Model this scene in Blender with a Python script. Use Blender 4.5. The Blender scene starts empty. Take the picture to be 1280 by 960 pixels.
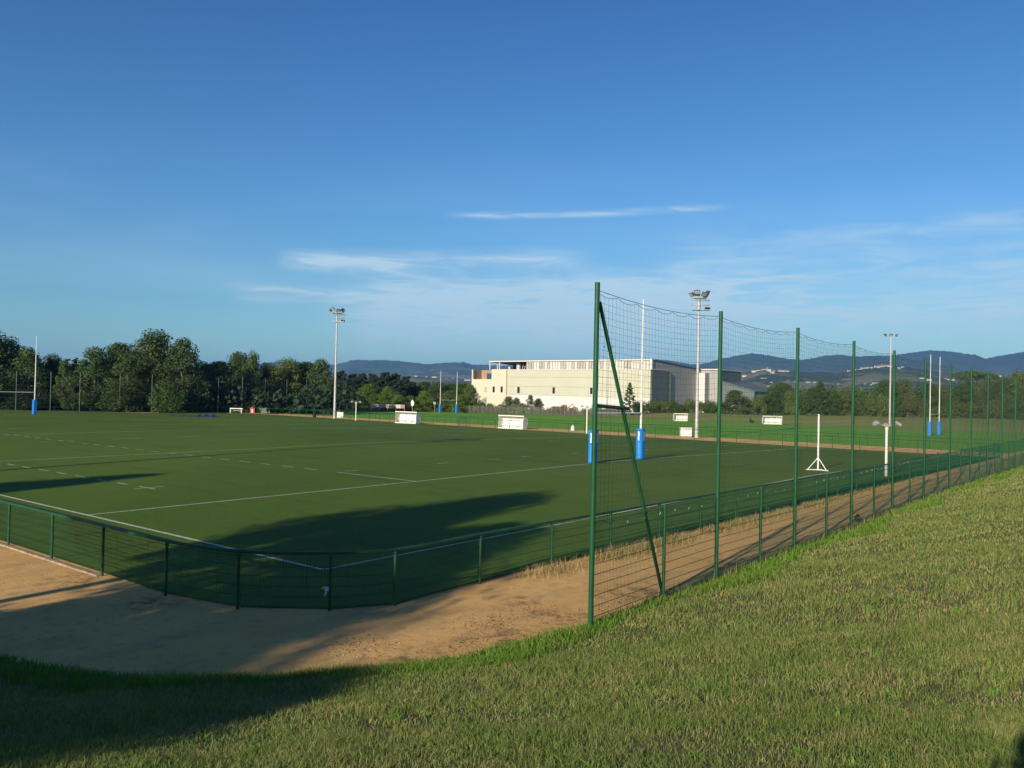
import bpy, bmesh, math, random
import numpy as np
from mathutils import Vector, Matrix
random.seed(7); rng = np.random.default_rng(7)
sc = bpy.context.scene
COL = sc.collection
R = math.radians
# ------------------------------------------------------------------ camera
CX, CY, CZ = 28.152, -12.7745, 4.2055
PHI, ROLL, YAW, FPX = 0.0146, -0.02227, 0.68082, 1051.69
Fv = Vector((-math.sin(YAW)*math.cos(PHI), math.cos(YAW)*math.cos(PHI), math.sin(PHI)))
R0 = Vector((math.cos(YAW), math.sin(YAW), 0)); U0 = R0.cross(Fv)
Rv = R0*math.cos(ROLL) - U0*math.sin(ROLL); Uv = U0*math.cos(ROLL) + R0*math.sin(ROLL)
cd = bpy.data.cameras.new("camera"); cam = bpy.data.objects.new("camera", cd); COL.objects.link(cam)
cam.matrix_world = Matrix((( Rv.x, Uv.x, -Fv.x, CX), (Rv.y, Uv.y, -Fv.y, CY), (Rv.z, Uv.z, -Fv.z, CZ), (0, 0, 0, 1)))
cd.sensor_width = 36; cd.lens = 36*FPX/1280; cd.clip_start = 0.1; cd.clip_end = 40000
sc.camera = cam
# ------------------------------------------------------------------ sun, sky, exposure
SUN_EL, SUN_AZ = R(18.3), R(-8.5)          # shadows fall toward azimuth -8.5 deg of +Y
sd = Vector((-math.sin(SUN_AZ)*math.cos(SUN_EL), -math.cos(SUN_AZ)*math.cos(SUN_EL), math.sin(SUN_EL)))  # towards the sun
ld = bpy.data.lights.new("sun", 'SUN'); ld.energy = 5.0; ld.angle = R(0.53); ld.color = (1.0, 0.87, 0.69)
lo = bpy.data.objects.new("sun", ld); COL.objects.link(lo)
lo.rotation_euler = sd.to_track_quat('Z', 'Y').to_euler()
w = bpy.data.worlds.new("World"); sc.world = w; w.use_nodes = True
nt = w.node_tree; nt.nodes.clear(); N = nt.nodes.new; Lk = nt.links.new
out = N("ShaderNodeOutputWorld"); bg = N("ShaderNodeBackground"); sky = N("ShaderNodeTexSky")
sky.sky_type = 'NISHITA'; sky.sun_disc = False; sky.sun_elevation = SUN_EL
sky.sun_rotation = math.atan2(sd.x, sd.y); sky.altitude = 250; sky.air_density = 1.0; sky.dust_density = 0.2; sky.ozone_density = 1.6
bg.inputs[1].default_value = 0.105
# cirrus: thin streaks standing at fixed bearings in the sky
def math_node(op, a=None, b=None, c=None):
    m = N("ShaderNodeMath"); m.operation = op
    for i, v in enumerate((a, b, c)):
        if v is None: continue
        if hasattr(v, 'node'): Lk(v, m.inputs[i])
        else: m.inputs[i].default_value = v
    return m.outputs[0]
tc = N("ShaderNodeTexCoord"); sp = N("ShaderNodeSeparateXYZ"); Lk(tc.outputs['Generated'], sp.inputs[0])
az = math_node('ARCTAN2', sp.outputs[0], sp.outputs[1])      # bearing from +Y towards +X
el = math_node('ARCSINE', sp.outputs[2])
cmb = N("ShaderNodeCombineXYZ"); Lk(az, cmb.inputs[0]); Lk(el, cmb.inputs[1])
def wn(scale_x, scale_y, det, rot=0.0, dist=0.0):
    mp = N("ShaderNodeMapping"); mp.inputs['Scale'].default_value = (scale_x, scale_y, 1); mp.inputs['Rotation'].default_value = (0, 0, rot)
    Lk(cmb.outputs[0], mp.inputs[0]); n = N("ShaderNodeTexNoise"); n.inputs['Scale'].default_value = 1; n.inputs['Detail'].default_value = det
    n.inputs['Distortion'].default_value = dist; Lk(mp.outputs[0], n.inputs['Vector']); return n.outputs[0]
def px_dir(x, y):
    d = Fv + Rv*((x-640)/FPX) - Uv*((y-480)/FPX); d.normalize()
    return math.atan2(d.x, d.y), math.asin(d.z)
fine = wn(11, 85, 9, 0.05, 1.4); broad = wn(2.2, 14, 4, 0.05, 0.3)
wob = wn(9, 14, 5)
def streak(x0, y0, x1, y1, wid, amp, soft=0.07):
    a0, e0 = px_dir(x0, y0); a1, e1 = px_dir(x1, y1)
    t = math_node('DIVIDE', math_node('SUBTRACT', az, a0), a1-a0)
    ec = math_node('MULTIPLY_ADD', t, e1-e0, e0)
    ec = math_node('ADD', ec, math_node('MULTIPLY', math_node('SUBTRACT', wob, 0.5), wid*1.6))
    d = math_node('DIVIDE', math_node('SUBTRACT', el, ec), wid)
    g = math_node('POWER', 2.718, math_node('MULTIPLY', math_node('MULTIPLY', d, d), -1.0))
    tt = math_node('MULTIPLY', t, math_node('SUBTRACT', 1.0, t))
    e = N("ShaderNodeMapRange"); e.interpolation_type = 'SMOOTHSTEP'; Lk(tt, e.inputs[0]); e.inputs[1].default_value = 0.0; e.inputs[2].default_value = 0.16
    e.inputs[3].default_value = 0; e.inputs[4].default_value = amp
    return math_node('MULTIPLY', g, e.outputs[0])
layers = [streak(545, 269, 930, 257, 0.0034, .62), streak(330, 324, 760, 320, 0.009, .75), streak(270, 356, 560, 377, 0.0045, .7),
          streak(280, 370, 480, 378, 0.005, .35), streak(430, 366, 1060, 362, 0.022, .75), streak(640, 400, 1420, 372, 0.018, .75), streak(340, 326, 520, 332, 0.010, .5), streak(960, 300, 1500, 245, 0.008, .28),
          streak(380, 398, 940, 385, 0.042, .8), streak(820, 335, 1500, 325, 0.04, .45), streak(560, 430, 1500, 420, 0.035, .45)]
tot = layers[0]
for l in layers[1:]: tot = math_node('ADD', tot, l)
mod = N("ShaderNodeMapRange"); Lk(fine, mod.inputs[0]); mod.inputs[1].default_value = 0.34; mod.inputs[2].default_value = 0.64; mod.inputs[3].default_value = 0.26
tot = math_node('MULTIPLY', tot, mod.outputs[0])
veil = N("ShaderNodeMapRange"); Lk(broad, veil.inputs[0]); veil.inputs[1].default_value = 0.42; veil.inputs[2].default_value = 0.8; veil.inputs[4].default_value = 0.22
lowe = N("ShaderNodeMapRange"); Lk(el, lowe.inputs[0]); lowe.inputs[1].default_value = 0.30; lowe.inputs[2].default_value = 0.12
veil_m = math_node('MULTIPLY', veil.outputs[0], lowe.outputs[0])
tot = math_node('MINIMUM', math_node('ADD', tot, veil_m), 0.8)
hsv = N("ShaderNodeHueSaturation"); hsv.inputs['Saturation'].default_value = 1.28; Lk(sky.outputs[0], hsv.inputs['Color'])
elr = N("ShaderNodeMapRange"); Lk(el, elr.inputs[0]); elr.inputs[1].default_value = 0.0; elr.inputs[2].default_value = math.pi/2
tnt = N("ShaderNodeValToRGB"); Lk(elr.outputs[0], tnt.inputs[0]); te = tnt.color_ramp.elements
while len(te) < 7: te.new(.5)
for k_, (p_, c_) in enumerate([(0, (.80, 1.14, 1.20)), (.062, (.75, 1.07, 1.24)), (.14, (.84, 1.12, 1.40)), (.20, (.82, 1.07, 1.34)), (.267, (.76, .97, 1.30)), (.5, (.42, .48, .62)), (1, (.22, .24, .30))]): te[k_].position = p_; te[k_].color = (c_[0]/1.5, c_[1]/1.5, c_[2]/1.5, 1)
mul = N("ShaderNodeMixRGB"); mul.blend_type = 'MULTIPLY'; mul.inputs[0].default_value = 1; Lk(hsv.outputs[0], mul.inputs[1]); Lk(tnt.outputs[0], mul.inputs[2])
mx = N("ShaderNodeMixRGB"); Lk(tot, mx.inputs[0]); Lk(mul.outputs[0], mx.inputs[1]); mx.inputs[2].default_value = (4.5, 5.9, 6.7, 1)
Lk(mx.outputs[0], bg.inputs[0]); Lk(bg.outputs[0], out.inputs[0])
sc.view_settings.view_transform = 'Standard'; sc.view_settings.look = 'None'; sc.view_settings.gamma = 1; sc.view_settings.exposure = 0.38
sc.render.engine = 'CYCLES'; cy = sc.cycles
cy.use_denoising = True; cy.max_bounces = 6; cy.diffuse_bounces = 2; cy.glossy_bounces = 2; cy.transmission_bounces = 4; cy.transparent_max_bounces = 8; cy.volume_bounces = 0
cy.use_adaptive_sampling = True; cy.adaptive_threshold = 0.02
HAZE_DENSITY = 1.05e-4

# ------------------------------------------------------------------ helpers
def horizon_y(x): return 480 + FPX*(Fv.z + Rv.z*(x-640)/FPX)/Uv.z
def at_depth(px, depth):
    """ground position (x, y) seen at column px on the horizon at a given distance along the view axis"""
    d = Fv + Rv*((px-640)/FPX) - Uv*((horizon_y(px)-480)/FPX)
    return CX + d.x*depth, CY + d.y*depth
def tag(o, label=None, cat=None, group=None, kind=None):
    if label: o['label'] = label
    if cat: o['category'] = cat
    if group: o['group'] = group
    if kind: o['kind'] = kind
    return o
def empty(name, loc, rz=0.0):
    o = bpy.data.objects.new(name, None); COL.objects.link(o); o.location = loc; o.rotation_euler = (0, 0, rz); o.empty_display_size = .3; return o
def link(name, me, parent=None, loc=None):
    o = bpy.data.objects.new(name, me); COL.objects.link(o)
    if parent: o.parent = parent
    if loc: o.location = loc
    return o
def children_of(o): return list(o.children)
def copy_tree(o, parent=None):
    c = o.copy(); COL.objects.link(c)
    if parent is not None: c.parent = parent
    for ch in children_of(o):
        if ch is not c: copy_tree(ch, c)
    return c
ONES = 'first second third fourth fifth sixth seventh eighth ninth tenth eleventh twelfth thirteenth fourteenth fifteenth sixteenth seventeenth eighteenth nineteenth twentieth'.split()
def nth(v, vals):
    k = sorted(vals).index(v); return ONES[k] if k < 20 else ('twenty-'+ONES[k-20])
class MB:
    def __init__(s): s.v = []; s.f = []; s.m = []; s.sm = []
    def add(s, vs, fs, mi=0, smooth=False):
        b = len(s.v); s.v.extend([tuple(p) for p in vs])
        for f in fs: s.f.append(tuple(b+i for i in f)); s.m.append(mi); s.sm.append(smooth)
    def box(s, c, size, rz=0.0, mi=0):
        hx, hy, hz = size[0]/2, size[1]/2, size[2]/2; ca, sa = math.cos(rz), math.sin(rz); vs = []
        for z in (-hz, hz):
            for x, y in ((-hx, -hy), (hx, -hy), (hx, hy), (-hx, hy)): vs.append((c[0]+x*ca-y*sa, c[1]+x*sa+y*ca, c[2]+z))
        s.add(vs, [(0, 3, 2, 1), (4, 5, 6, 7), (0, 1, 5, 4), (1, 2, 6, 5), (2, 3, 7, 6), (3, 0, 4, 7)], mi); return s
    def tube(s, pts, r, n=8, mi=0, caps=True, smooth=True, closed=False):
        pts = [Vector(p) for p in pts]; k = len(pts); rs = r if isinstance(r, (list, tuple)) else [r]*k; vs = []; prev = None
        for i, p in enumerate(pts):
            if closed: t = pts[(i+1) % k]-pts[i-1]
            else: t = (pts[min(i+1, k-1)]-pts[max(i-1, 0)])
            t.normalize()
            a = Vector((0, 0, 1)) if abs(t.z) < .95 else Vector((1, 0, 0))
            u = t.cross(a).normalized()
            if prev is not None and u.dot(prev) < 0: u = -u
            prev = u
            v = t.cross(u)
            for j in range(n):
                an = 2*math.pi*j/n; vs.append(p + (u*math.cos(an)+v*math.sin(an))*rs[i])
        fs = []
        for i in range(k if closed else k-1):
            for j in range(n): fs.append((i*n+j, i*n+(j+1) % n, ((i+1) % k)*n+(j+1) % n, ((i+1) % k)*n+j))
        s.add(vs, fs, mi, smooth)
        if caps and not closed: s.add(vs[:n], [tuple(range(n))], mi); s.add(vs[-n:], [tuple(range(n))], mi)
        return s
    def prism(s, poly, axis, a, b, mi=0):
        """poly: list of 2D points; extruded along axis ('x','y','z') from a to b"""
        def mk(p, t): return {'x': (t, p[0], p[1]), 'y': (p[0], t, p[1]), 'z': (p[0], p[1], t)}[axis]
        n = len(poly); vs = [mk(p, a) for p in poly]+[mk(p, b) for p in poly]
        fs = [tuple(range(n)), tuple(range(2*n-1, n-1, -1))]+[(i, (i+1) % n, n+(i+1) % n, n+i) for i in range(n)]
        s.add(vs, fs, mi); return s
    def quad(s, a, b, c, d, mi=0): s.add([a, b, c, d], [(0, 1, 2, 3)], mi); return s
    def mesh(s, name, mats, fix=True):
        me = bpy.data.meshes.new(name); me.from_pydata(s.v, [], s.f)
        for m in (mats if isinstance(mats, (list, tuple)) else [mats]): me.materials.append(m)
        me.polygons.foreach_set('material_index', s.m); me.polygons.foreach_set('use_smooth', s.sm)
        if fix:
            bm = bmesh.new(); bm.from_mesh(me); bmesh.ops.recalc_face_normals(bm, faces=bm.faces); bm.to_mesh(me); bm.free()
        me.update(); return me
    def build(s, name, mats, parent=None, loc=None, fix=True): return link(name, s.mesh(name, mats, fix), parent, loc)
def np_mesh(name, verts, faces, mat, smooth=False):
    """verts (n,3); faces (m,k) all with the same number of corners"""
    me = bpy.data.meshes.new(name); m, k = faces.shape
    me.vertices.add(len(verts)); me.vertices.foreach_set('co', np.asarray(verts, dtype=np.float32).ravel())
    me.loops.add(m*k); me.loops.foreach_set('vertex_index', np.asarray(faces, dtype=np.int32).ravel())
    me.polygons.add(m); me.polygons.foreach_set('loop_start', np.arange(0, m*k, k, dtype=np.int32))
    me.materials.append(mat); me.update(calc_edges=True); me.polygons.foreach_set('use_smooth', np.full(m, smooth)); me.validate(); return me

# ------------------------------------------------------------------ materials
class Mat:
    def __init__(s, name, rough=.8):
        s.m = bpy.data.materials.new(name); s.m.use_nodes = True; s.t = s.m.node_tree; s.b = s.t.nodes['Principled BSDF']; s.b.inputs['Roughness'].default_value = rough
        s.b.inputs['Specular IOR Level'].default_value = .3
    def n(s, k, **kw):
        x = s.t.nodes.new(k)
        for a, v in kw.items(): setattr(x, a, v)
        return x
    def l(s, a, b): s.t.links.new(a, b)
    def coord(s, obj=False):
        if obj: return s.n('ShaderNodeTexCoord').outputs['Object']
        return s.n('ShaderNodeNewGeometry').outputs['Position']
    def noise(s, scale, det=4, stretch=None, obj=False, rough=.55):
        c = s.coord(obj)
        if stretch:
            mp = s.n('ShaderNodeMapping'); mp.inputs['Scale'].default_value = stretch; s.l(c, mp.inputs[0]); c = mp.outputs[0]
        n = s.n('ShaderNodeTexNoise'); n.inputs['Scale'].default_value = scale; n.inputs['Detail'].default_value = det; n.inputs['Roughness'].default_value = rough
        s.l(c, n.inputs['Vector']); return n.outputs['Fac']
    def rng(s, v, a, b, c=0., d=1.):
        m = s.n('ShaderNodeMapRange'); s.l(v, m.inputs[0]); m.inputs[1].default_value = a; m.inputs[2].default_value = b; m.inputs[3].default_value = c; m.inputs[4].default_value = d; return m.outputs[0]
    def mix(s, f, a, b, mode='MIX'):
        m = s.n('ShaderNodeMixRGB', blend_type=mode)
        for i, v in zip((0, 1, 2), (f, a, b)):
            if hasattr(v, 'node'): s.l(v, m.inputs[i])
            elif i == 0: m.inputs[0].default_value = v
            else: m.inputs[i].default_value = (*v, 1)
        return m.outputs[0]
    def ramp(s, v, stops):
        r = s.n('ShaderNodeValToRGB'); s.l(v, r.inputs[0]); e = r.color_ramp.elements
        while len(e) < len(stops): e.new(.5)
        for i, (p, c) in enumerate(stops): e[i].position = p; e[i].color = (*c, 1)
        return r.outputs[0]
    def col(s, c):
        if hasattr(c, 'node'): s.l(c, s.b.inputs['Base Color'])
        else: s.b.inputs['Base Color'].default_value = (*c, 1)
        return s
    def bump(s, v, strength=.5, dist=.02):
        b = s.n('ShaderNodeBump'); b.inputs['Strength'].default_value = strength; b.inputs['Distance'].default_value = dist; s.l(v, b.inputs['Height']); s.l(b.outputs[0], s.b.inputs['Normal']); return s
    def island(s): return s.n('ShaderNodeNewGeometry').outputs['Random Per Island']
def simple(name, c, rough=.6, var=.12, scale=3, metal=0., obj=True):
    m = Mat(name, rough); n = m.noise(scale, 4, obj=obj); m.col(m.mix(m.rng(n, .3, .7), tuple(x*(1-var) for x in c), tuple(min(1, x*(1+var)) for x in c)))
    m.b.inputs['Metallic'].default_value = metal; return m.m

def mat_turf():
    m = Mat('artificial turf', .85)
    a = m.noise(.11, 3); b = m.noise(.9, 4, (1, .25, 1)); c = m.noise(38, 3); d = m.noise(.35, 3, (.2, 1, 1))
    g = m.mix(m.rng(a, .35, .65), (.076, .158, .014), (.106, .20, .018))
    g = m.mix(m.rng(d, .4, .7, 0, .35), g, (.11, .165, .03))
    g = m.mix(m.rng(b, .45, .75, 0, .35), g, (.045, .092, .022))
    g = m.mix(m.rng(c, .3, .7, 0, .6), g, (.04, .075, .012)); g = m.mix(m.rng(m.noise(8, 4, rough=.7), .4, .7, 0, .5), g, (.13, .19, .035)); g = m.mix(m.rng(m.noise(2.6, 4, rough=.7), .45, .7, 0, .4), g, (.05, .085, .012))
    sx = m.n('ShaderNodeSeparateXYZ'); m.l(m.coord(), sx.inputs[0])
    def frac_band(o, per, off, k):
        a1 = m.n('ShaderNodeMath', operation='MULTIPLY_ADD'); m.l(o, a1.inputs[0]); a1.inputs[1].default_value = 1/per; a1.inputs[2].default_value = off; return a1.outputs[0]
    fx = frac_band(sx.outputs[0], 4.1, 40.3, 0); fl = m.n('ShaderNodeMath', operation='FLOOR'); m.l(fx, fl.inputs[0]); wn_ = m.n('ShaderNodeTexWhiteNoise', noise_dimensions='1D'); m.l(fl.outputs[0], wn_.inputs['W'])
    g = m.mix(m.rng(wn_.outputs['Value'], 0, 1, 0, .16), g, (.115, .175, .035))          # carpet rolls laid side by side
    fr = m.n('ShaderNodeMath', operation='FRACT'); m.l(fx, fr.inputs[0]); g = m.mix(m.rng(fr.outputs[0], .988, .996, 0, .35), g, (.04, .07, .02))
    vd = m.n('ShaderNodeVectorMath', operation='DISTANCE'); m.l(m.coord(), vd.inputs[0]); vd.inputs[1].default_value = (1.5, 32.7, .3); g = m.mix(m.mix(1, m.rng(vd.outputs['Value'], 3, 13, .5, 0), m.rng(b, .3, .7), 'MULTIPLY'), g, (.12, .13, .05))
    big = m.noise(.035, 5, rough=.65); g = m.mix(m.rng(big, .38, .62, 0, .6), g, (.125, .195, .03)); st = m.noise(1.1, 4, (.12, 1, 1)); g = m.mix(m.rng(st, .52, .7, 0, .35), g, (.05, .085, .015))
    m.col(g); m.b.inputs['Specular IOR Level'].default_value = .1
    m.bump(c, .6, .02); return m.m
def mat_line():
    m = Mat('line paint', .8); n = m.noise(14, 4); p = m.noise(.6, 3)
    f = m.mix(1, m.rng(n, .30, .50), m.rng(p, .2, .5, .55, 1), 'MULTIPLY')
    m.col(m.mix(f, (.11, .16, .06), (.62, .64, .52))); return m.m
def mat_field(name, c1, c2, c3):
    m = Mat(name, .9); a = m.noise(.05, 4); b = m.noise(.4, 4); c = m.noise(9, 3)
    g = m.mix(m.rng(a, .38, .62), c1, c2); g = m.mix(m.rng(b, .5, .75, 0, .6), g, c3); g = m.mix(m.rng(c, .3, .7, 0, .35), g, tuple(x*.5 for x in c1)); m.col(g)
    m.bump(c, .8, .06); return m.m
def mat_sand():
    m = Mat('sandy path', .95)
    a = m.noise(.45, 5); b = m.noise(3.5, 5); c = m.noise(45, 3); d = m.noise(1.3, 4, (1.0, .22, 1))
    g = m.mix(m.rng(a, .35, .65), (.88, .54, .195), (.78, .455, .15))
    g = m.mix(m.rng(b, .5, .72, 0, .55), g, (.44, .27, .135))
    g = m.mix(m.rng(d, .52, .75, 0, .6), g, (.33, .225, .12))
    g = m.mix(m.rng(c, .35, .65, 0, .35), g, (.34, .21, .10))
    for cx_, cy_, rr_ in ((19.1, -1.4, 1.3), (18.6, -3.4, 1.1), (18.9, .4, .9), (18.8, 3.4, 1.3), (17.4, 1.0, .6), (18.9, 8, 1.2), (9.2, -4.3, 1.0), (12.2, -4.25, .9), (16.1, 4.2, .8), (16.1, 7.6, .9)):
        vd = m.n('ShaderNodeVectorMath', operation='DISTANCE'); m.l(m.coord(), vd.inputs[0]); vd.inputs[1].default_value = (cx_, cy_, 0)
        g = m.mix(m.mix(1, m.rng(vd.outputs['Value'], .1, rr_, 1, 0), m.rng(m.noise(2.6, 6, rough=.7), .47, .60, 0, .85), 'MULTIPLY'), g, (.075, .055, .035))
    vor = m.n('ShaderNodeTexVoronoi'); vor.inputs['Scale'].default_value = 2.4; m.l(m.coord(), vor.inputs['Vector'])
    m.col(g); h = m.mix(.45, m.noise(5, 6, rough=.7), m.noise(34, 3)); h = m.mix(m.rng(vor.outputs['Distance'], .05, .16, .5, 0), h, (0, 0, 0)); m.bump(h, .75, .03); return m.m
def mat_soil():
    m = Mat('bank soil', .95); a = m.noise(.7, 4); b = m.noise(12, 4)
    g = m.mix(m.rng(a, .4, .62), (.17, .13, .06), (.20, .13, .065)); g = m.mix(m.rng(b, .35, .65, 0, .5), g, (.09, .10, .035)); m.col(g); m.bump(b, .35, .02); return m.m
def mat_blades(name, greens, dry, dryf=(.42, .66)):
    m = Mat(name, .6); m.b.inputs['Specular IOR Level'].default_value = .25
    isl = m.island(); a = m.noise(.45, 4); b = m.noise(2.2, 3)
    g = m.ramp(isl, [(0, greens[0]), (.5, greens[1]), (1, greens[2])])
    f = m.mix(.5, m.rng(a, dryf[0], dryf[1]), m.rng(b, .4, .68))
    lt = m.n('ShaderNodeMath', operation='GREATER_THAN'); m.l(f, lt.inputs[0]); h = m.n('ShaderNodeMath', operation='FRACT')
    mu = m.n('ShaderNodeMath', operation='MULTIPLY'); m.l(isl, mu.inputs[0]); mu.inputs[1].default_value = 37.7; m.l(mu.outputs[0], h.inputs[0]); m.l(h.outputs[0], lt.inputs[1])
    m.col(m.mix(lt.outputs[0], g, dry))
    tr = m.n('ShaderNodeBsdfTranslucent'); m.l(m.b.inputs['Base Color'].links[0].from_socket, tr.inputs[0]); mxs = m.n('ShaderNodeMixShader'); mxs.inputs[0].default_value = .28
    o = m.t.nodes['Material Output']; m.l(m.b.outputs[0], mxs.inputs[1]); m.l(tr.outputs[0], mxs.inputs[2]); m.l(mxs.outputs[0], o.inputs[0]); return m.m
def mat_leaf(name, c1, c2, c3):
    m = Mat(name, .65); isl = m.island(); a = m.noise(.35, 3)
    oi = m.n('ShaderNodeObjectInfo')
    g = m.ramp(isl, [(0, c1), (.6, c2), (1, c3)]); g = m.mix(m.rng(a, .4, .65, 0, .5), g, c3)
    g = m.mix(m.rng(oi.outputs['Random'], 0, 1, 0, .35), g, c1); m.col(g)
    tr = m.n('ShaderNodeBsdfTranslucent'); m.l(g, tr.inputs[0]); mxs = m.n('ShaderNodeMixShader'); mxs.inputs[0].default_value = .22
    o = m.t.nodes['Material Output']; m.l(m.b.outputs[0], mxs.inputs[1]); m.l(tr.outputs[0], mxs.inputs[2]); m.l(mxs.outputs[0], o.inputs[0]); return m.m
def mat_hill():
    m = Mat('wooded hill', 1.); a = m.noise(.0016, 5); b = m.noise(.006, 5, rough=.7); c = m.noise(.03, 4); sp = m.n('ShaderNodeSeparateXYZ'); m.l(m.coord(), sp.inputs[0])
    g = m.mix(m.rng(c, .3, .7), (.028, .045, .016), (.055, .08, .028))
    low = m.rng(sp.outputs[2], 60, 240, 1, 0)
    f = m.mix(1, low, m.rng(b, .47, .53), 'MULTIPLY'); fc = m.mix(m.rng(a, .4, .6), (.13, .17, .06), (.24, .20, .11))
    g = m.mix(f, g, fc); m.col(g); m.bump(c, 1, 9); return m.m
def mat_cladding(name, c, pitch, axis=0, strength=.6):
    m = Mat(name, .55); w_ = m.n('ShaderNodeTexWave', wave_type='BANDS', bands_direction='XYZ'[axis] if False else {0: 'X', 1: 'Y', 2: 'Z'}[axis], wave_profile='SIN')
    w_.inputs['Scale'].default_value = 1.0/pitch/3.0; m.l(m.coord(), w_.inputs[0]); n = m.noise(.25, 4)
    m.col(m.mix(m.rng(n, .3, .7), tuple(x*.93 for x in c), c)); m.bump(w_.outputs['Fac'], strength, .05); return m.m

M = dict(
    turf=mat_turf(), line=mat_line(), sand=mat_sand(), soil=mat_soil(), hill=mat_hill(),
    lawn=mat_field('pitch grass', (.13, .34, .012), (.17, .38, .015), (.21, .38, .03)),
    rough=mat_field('dry bank grass', (.22, .27, .055), (.29, .28, .075), (.18, .27, .045)),
    plain=mat_field('plain', (.07, .11, .03), (.12, .14, .05), (.10, .12, .04)),
    blade=mat_blades('grass blades', [(.125, .195, .032), (.18, .262, .052), (.25, .315, .09)], (.37, .34, .13), (.48, .84)),
    lush=mat_blades('lush blades', [(.08, .18, .012), (.12, .26, .02), (.17, .32, .035)], (.25, .24, .08), (.6, .9)),
    straw=mat_blades('straw blades', [(.40, .29, .13), (.50, .38, .18), (.30, .24, .09)], (.20, .23, .06), (.55, .8)),
    green=simple('green paint', (.014, .086, .036), .40, .25, 2),
    wire=simple('green wire', (.012, .075, .038), .5, .15, 2),
    netcord=simple('net cord', (.05, .09, .055), .7, .1, 5), nethook=simple('pale net hook', (.6, .62, .5), .6, .1, 5),
    dark=simple('dark plastic', (.012, .015, .015), .5), black_soil=simple('burnt patch', (.03, .025, .02), .95, .4, 4),
    galv=simple('galvanised steel', (.48, .47, .45), .5, .15, 1.2, .25), white=simple('white paint', (.78, .77, .72), .45, .06, 1.5),
    whiteplastic=simple('white plastic', (.80, .79, .72), .4, .06, 2), lamp=simple('lamp housing', (.10, .105, .11), .5, .15, 3, .4), lampglass=simple('lamp glass', (.36, .37, .38), .2, .1, 3),
    bluepad=simple('blue vinyl', (.012, .20, .62), .45, .1, 3), padlight=simple('pale blue print', (.12, .42, .80), .5, .1, 6), print=simple('white print', (.8, .84, .88), .5, .05, 5), tarp=simple('blue tarp', (.012, .03, .20), .5, .3, 2),
    concrete=simple('concrete', (.36, .29, .20), .9, .4, 5), red=simple('red panel', (.45, .07, .07), .6, .3, 2), pink=simple('faded red panel', (.45, .2, .18), .6, .3, 2), boardw=simple('board white', (.6, .6, .56), .6, .3, 4),
    bark=simple('bark', (.14, .11, .08), .95, .35, 4), palebark=simple('pale bark', (.33, .29, .22), .95, .3, 3), wood=simple('weathered wood', (.17, .17, .11), .9, .3, 3),
    leaf=mat_leaf('broad leaves', (.035, .075, .016), (.07, .125, .026), (.115, .17, .042)),
    leafshade=mat_leaf('dark broad leaves', (.026, .052, .012), (.054, .092, .021), (.09, .135, .034)),  # broad leaves darkened to carry the shade of the left wood
    olive=mat_leaf('olive leaves', (.065, .10, .02), (.12, .17, .038), (.19, .23, .065)),
    fresh=mat_leaf('fresh leaves', (.06, .12, .014), (.13, .22, .026), (.19, .28, .045)),
    dry=mat_leaf('dry leaves', (.06, .08, .022), (.125, .145, .042), (.185, .195, .07)),
    needle=mat_leaf('needles', (.014, .030, .014), (.026, .050, .022), (.045, .07, .03)),
    cream=mat_cladding('cream render', (.63, .59, .455), 3.0, 2, .05), panel=mat_cladding('pale lime cladding', (.53, .53, .41), .35, 2, .12), wallwhite=simple('white wall', (.66, .64, .60), .7, .04, .3),
    greyclad_shade=mat_cladding('grey cladding and shade tone', (.36, .355, .34), .4, 1, .35), greydark_shade=mat_cladding('dark grey cladding and shade tone', (.13, .155, .165), .4, 1, .35), corru=mat_cladding('corrugated sheet', (.62, .61, .56), .9, 0, 1.0),  # both greys also hold the shade of walls turned from the sun
    rust=simple('streaked sheet', (.40, .39, .34), .7, .3, 2), brown=simple('brown render', (.36, .25, .16), .8, .1, 1), pane=simple('window glass', (.02, .022, .03), .12, .2, 1), joint=simple('panel joint', (.36, .38, .24), .8),
    roofdark=simple('roof underside', (.05, .05, .055), .7, .2, 1), tile=simple('roof tiles', (.27, .17, .12), .8, .2, .5), housewall=simple('house wall', (.55, .52, .45), .8, .2, .02), orange=simple('orange digger paint', (.55, .15, .05), .6),
    cloth=simple('pale rag', (.6, .6, .58), .8), skin=simple('skin', (.45, .28, .2), .6), denim=simple('denim', (.04, .06, .12), .8),
)
# ------------------------------------------------------------------ ground, pitch, path
W = 65.437
def crown(y): return .287*max(0., 1-abs(y-W/2)/(W/2))
FAR1 = lambda x: 68.0 - .085*min(x, 2)           # pitch-side rail along the far path
FAR2 = lambda x: FAR1(x) + float(np.interp(x, [-75, -18], [5.8, 8.5]))
TOE = [(18.7, 160), (18.7, 60), (18.72, 33), (18.8, 27), (19.2, 16), (19.35, 8), (19.42, 0), (19.25, -1.4), (18.95, -2.8), (18.4, -4.2), (17.5, -5.5), (16.2, -6.6), (14.6, -7.35), (12.5, -7.8), (8, -8.1), (0, -8.3), (-40, -8.6), (-125, -9)]
TOE = np.array(TOE)
def toe_dist(x, y):
    x = np.asarray(x, float); y = np.asarray(y, float); best = np.full(x.shape, 1e9); sign = np.zeros(x.shape)
    for a, b in zip(TOE[:-1], TOE[1:]):
        d = b-a; L = d@d; t = np.clip(((x-a[0])*d[0]+(y-a[1])*d[1])/L, 0, 1); dx = x-(a[0]+t*d[0]); dy = y-(a[1]+t*d[1]); r = np.hypot(dx, dy)
        side = d[0]*(y-a[1])-d[1]*(x-a[0])   # >0: left of travel = east / outside
        m = r < best; best = np.where(m, r, best); sign = np.where(m, np.where(side > 0, 1, -1), sign)
    return best*sign
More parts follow.
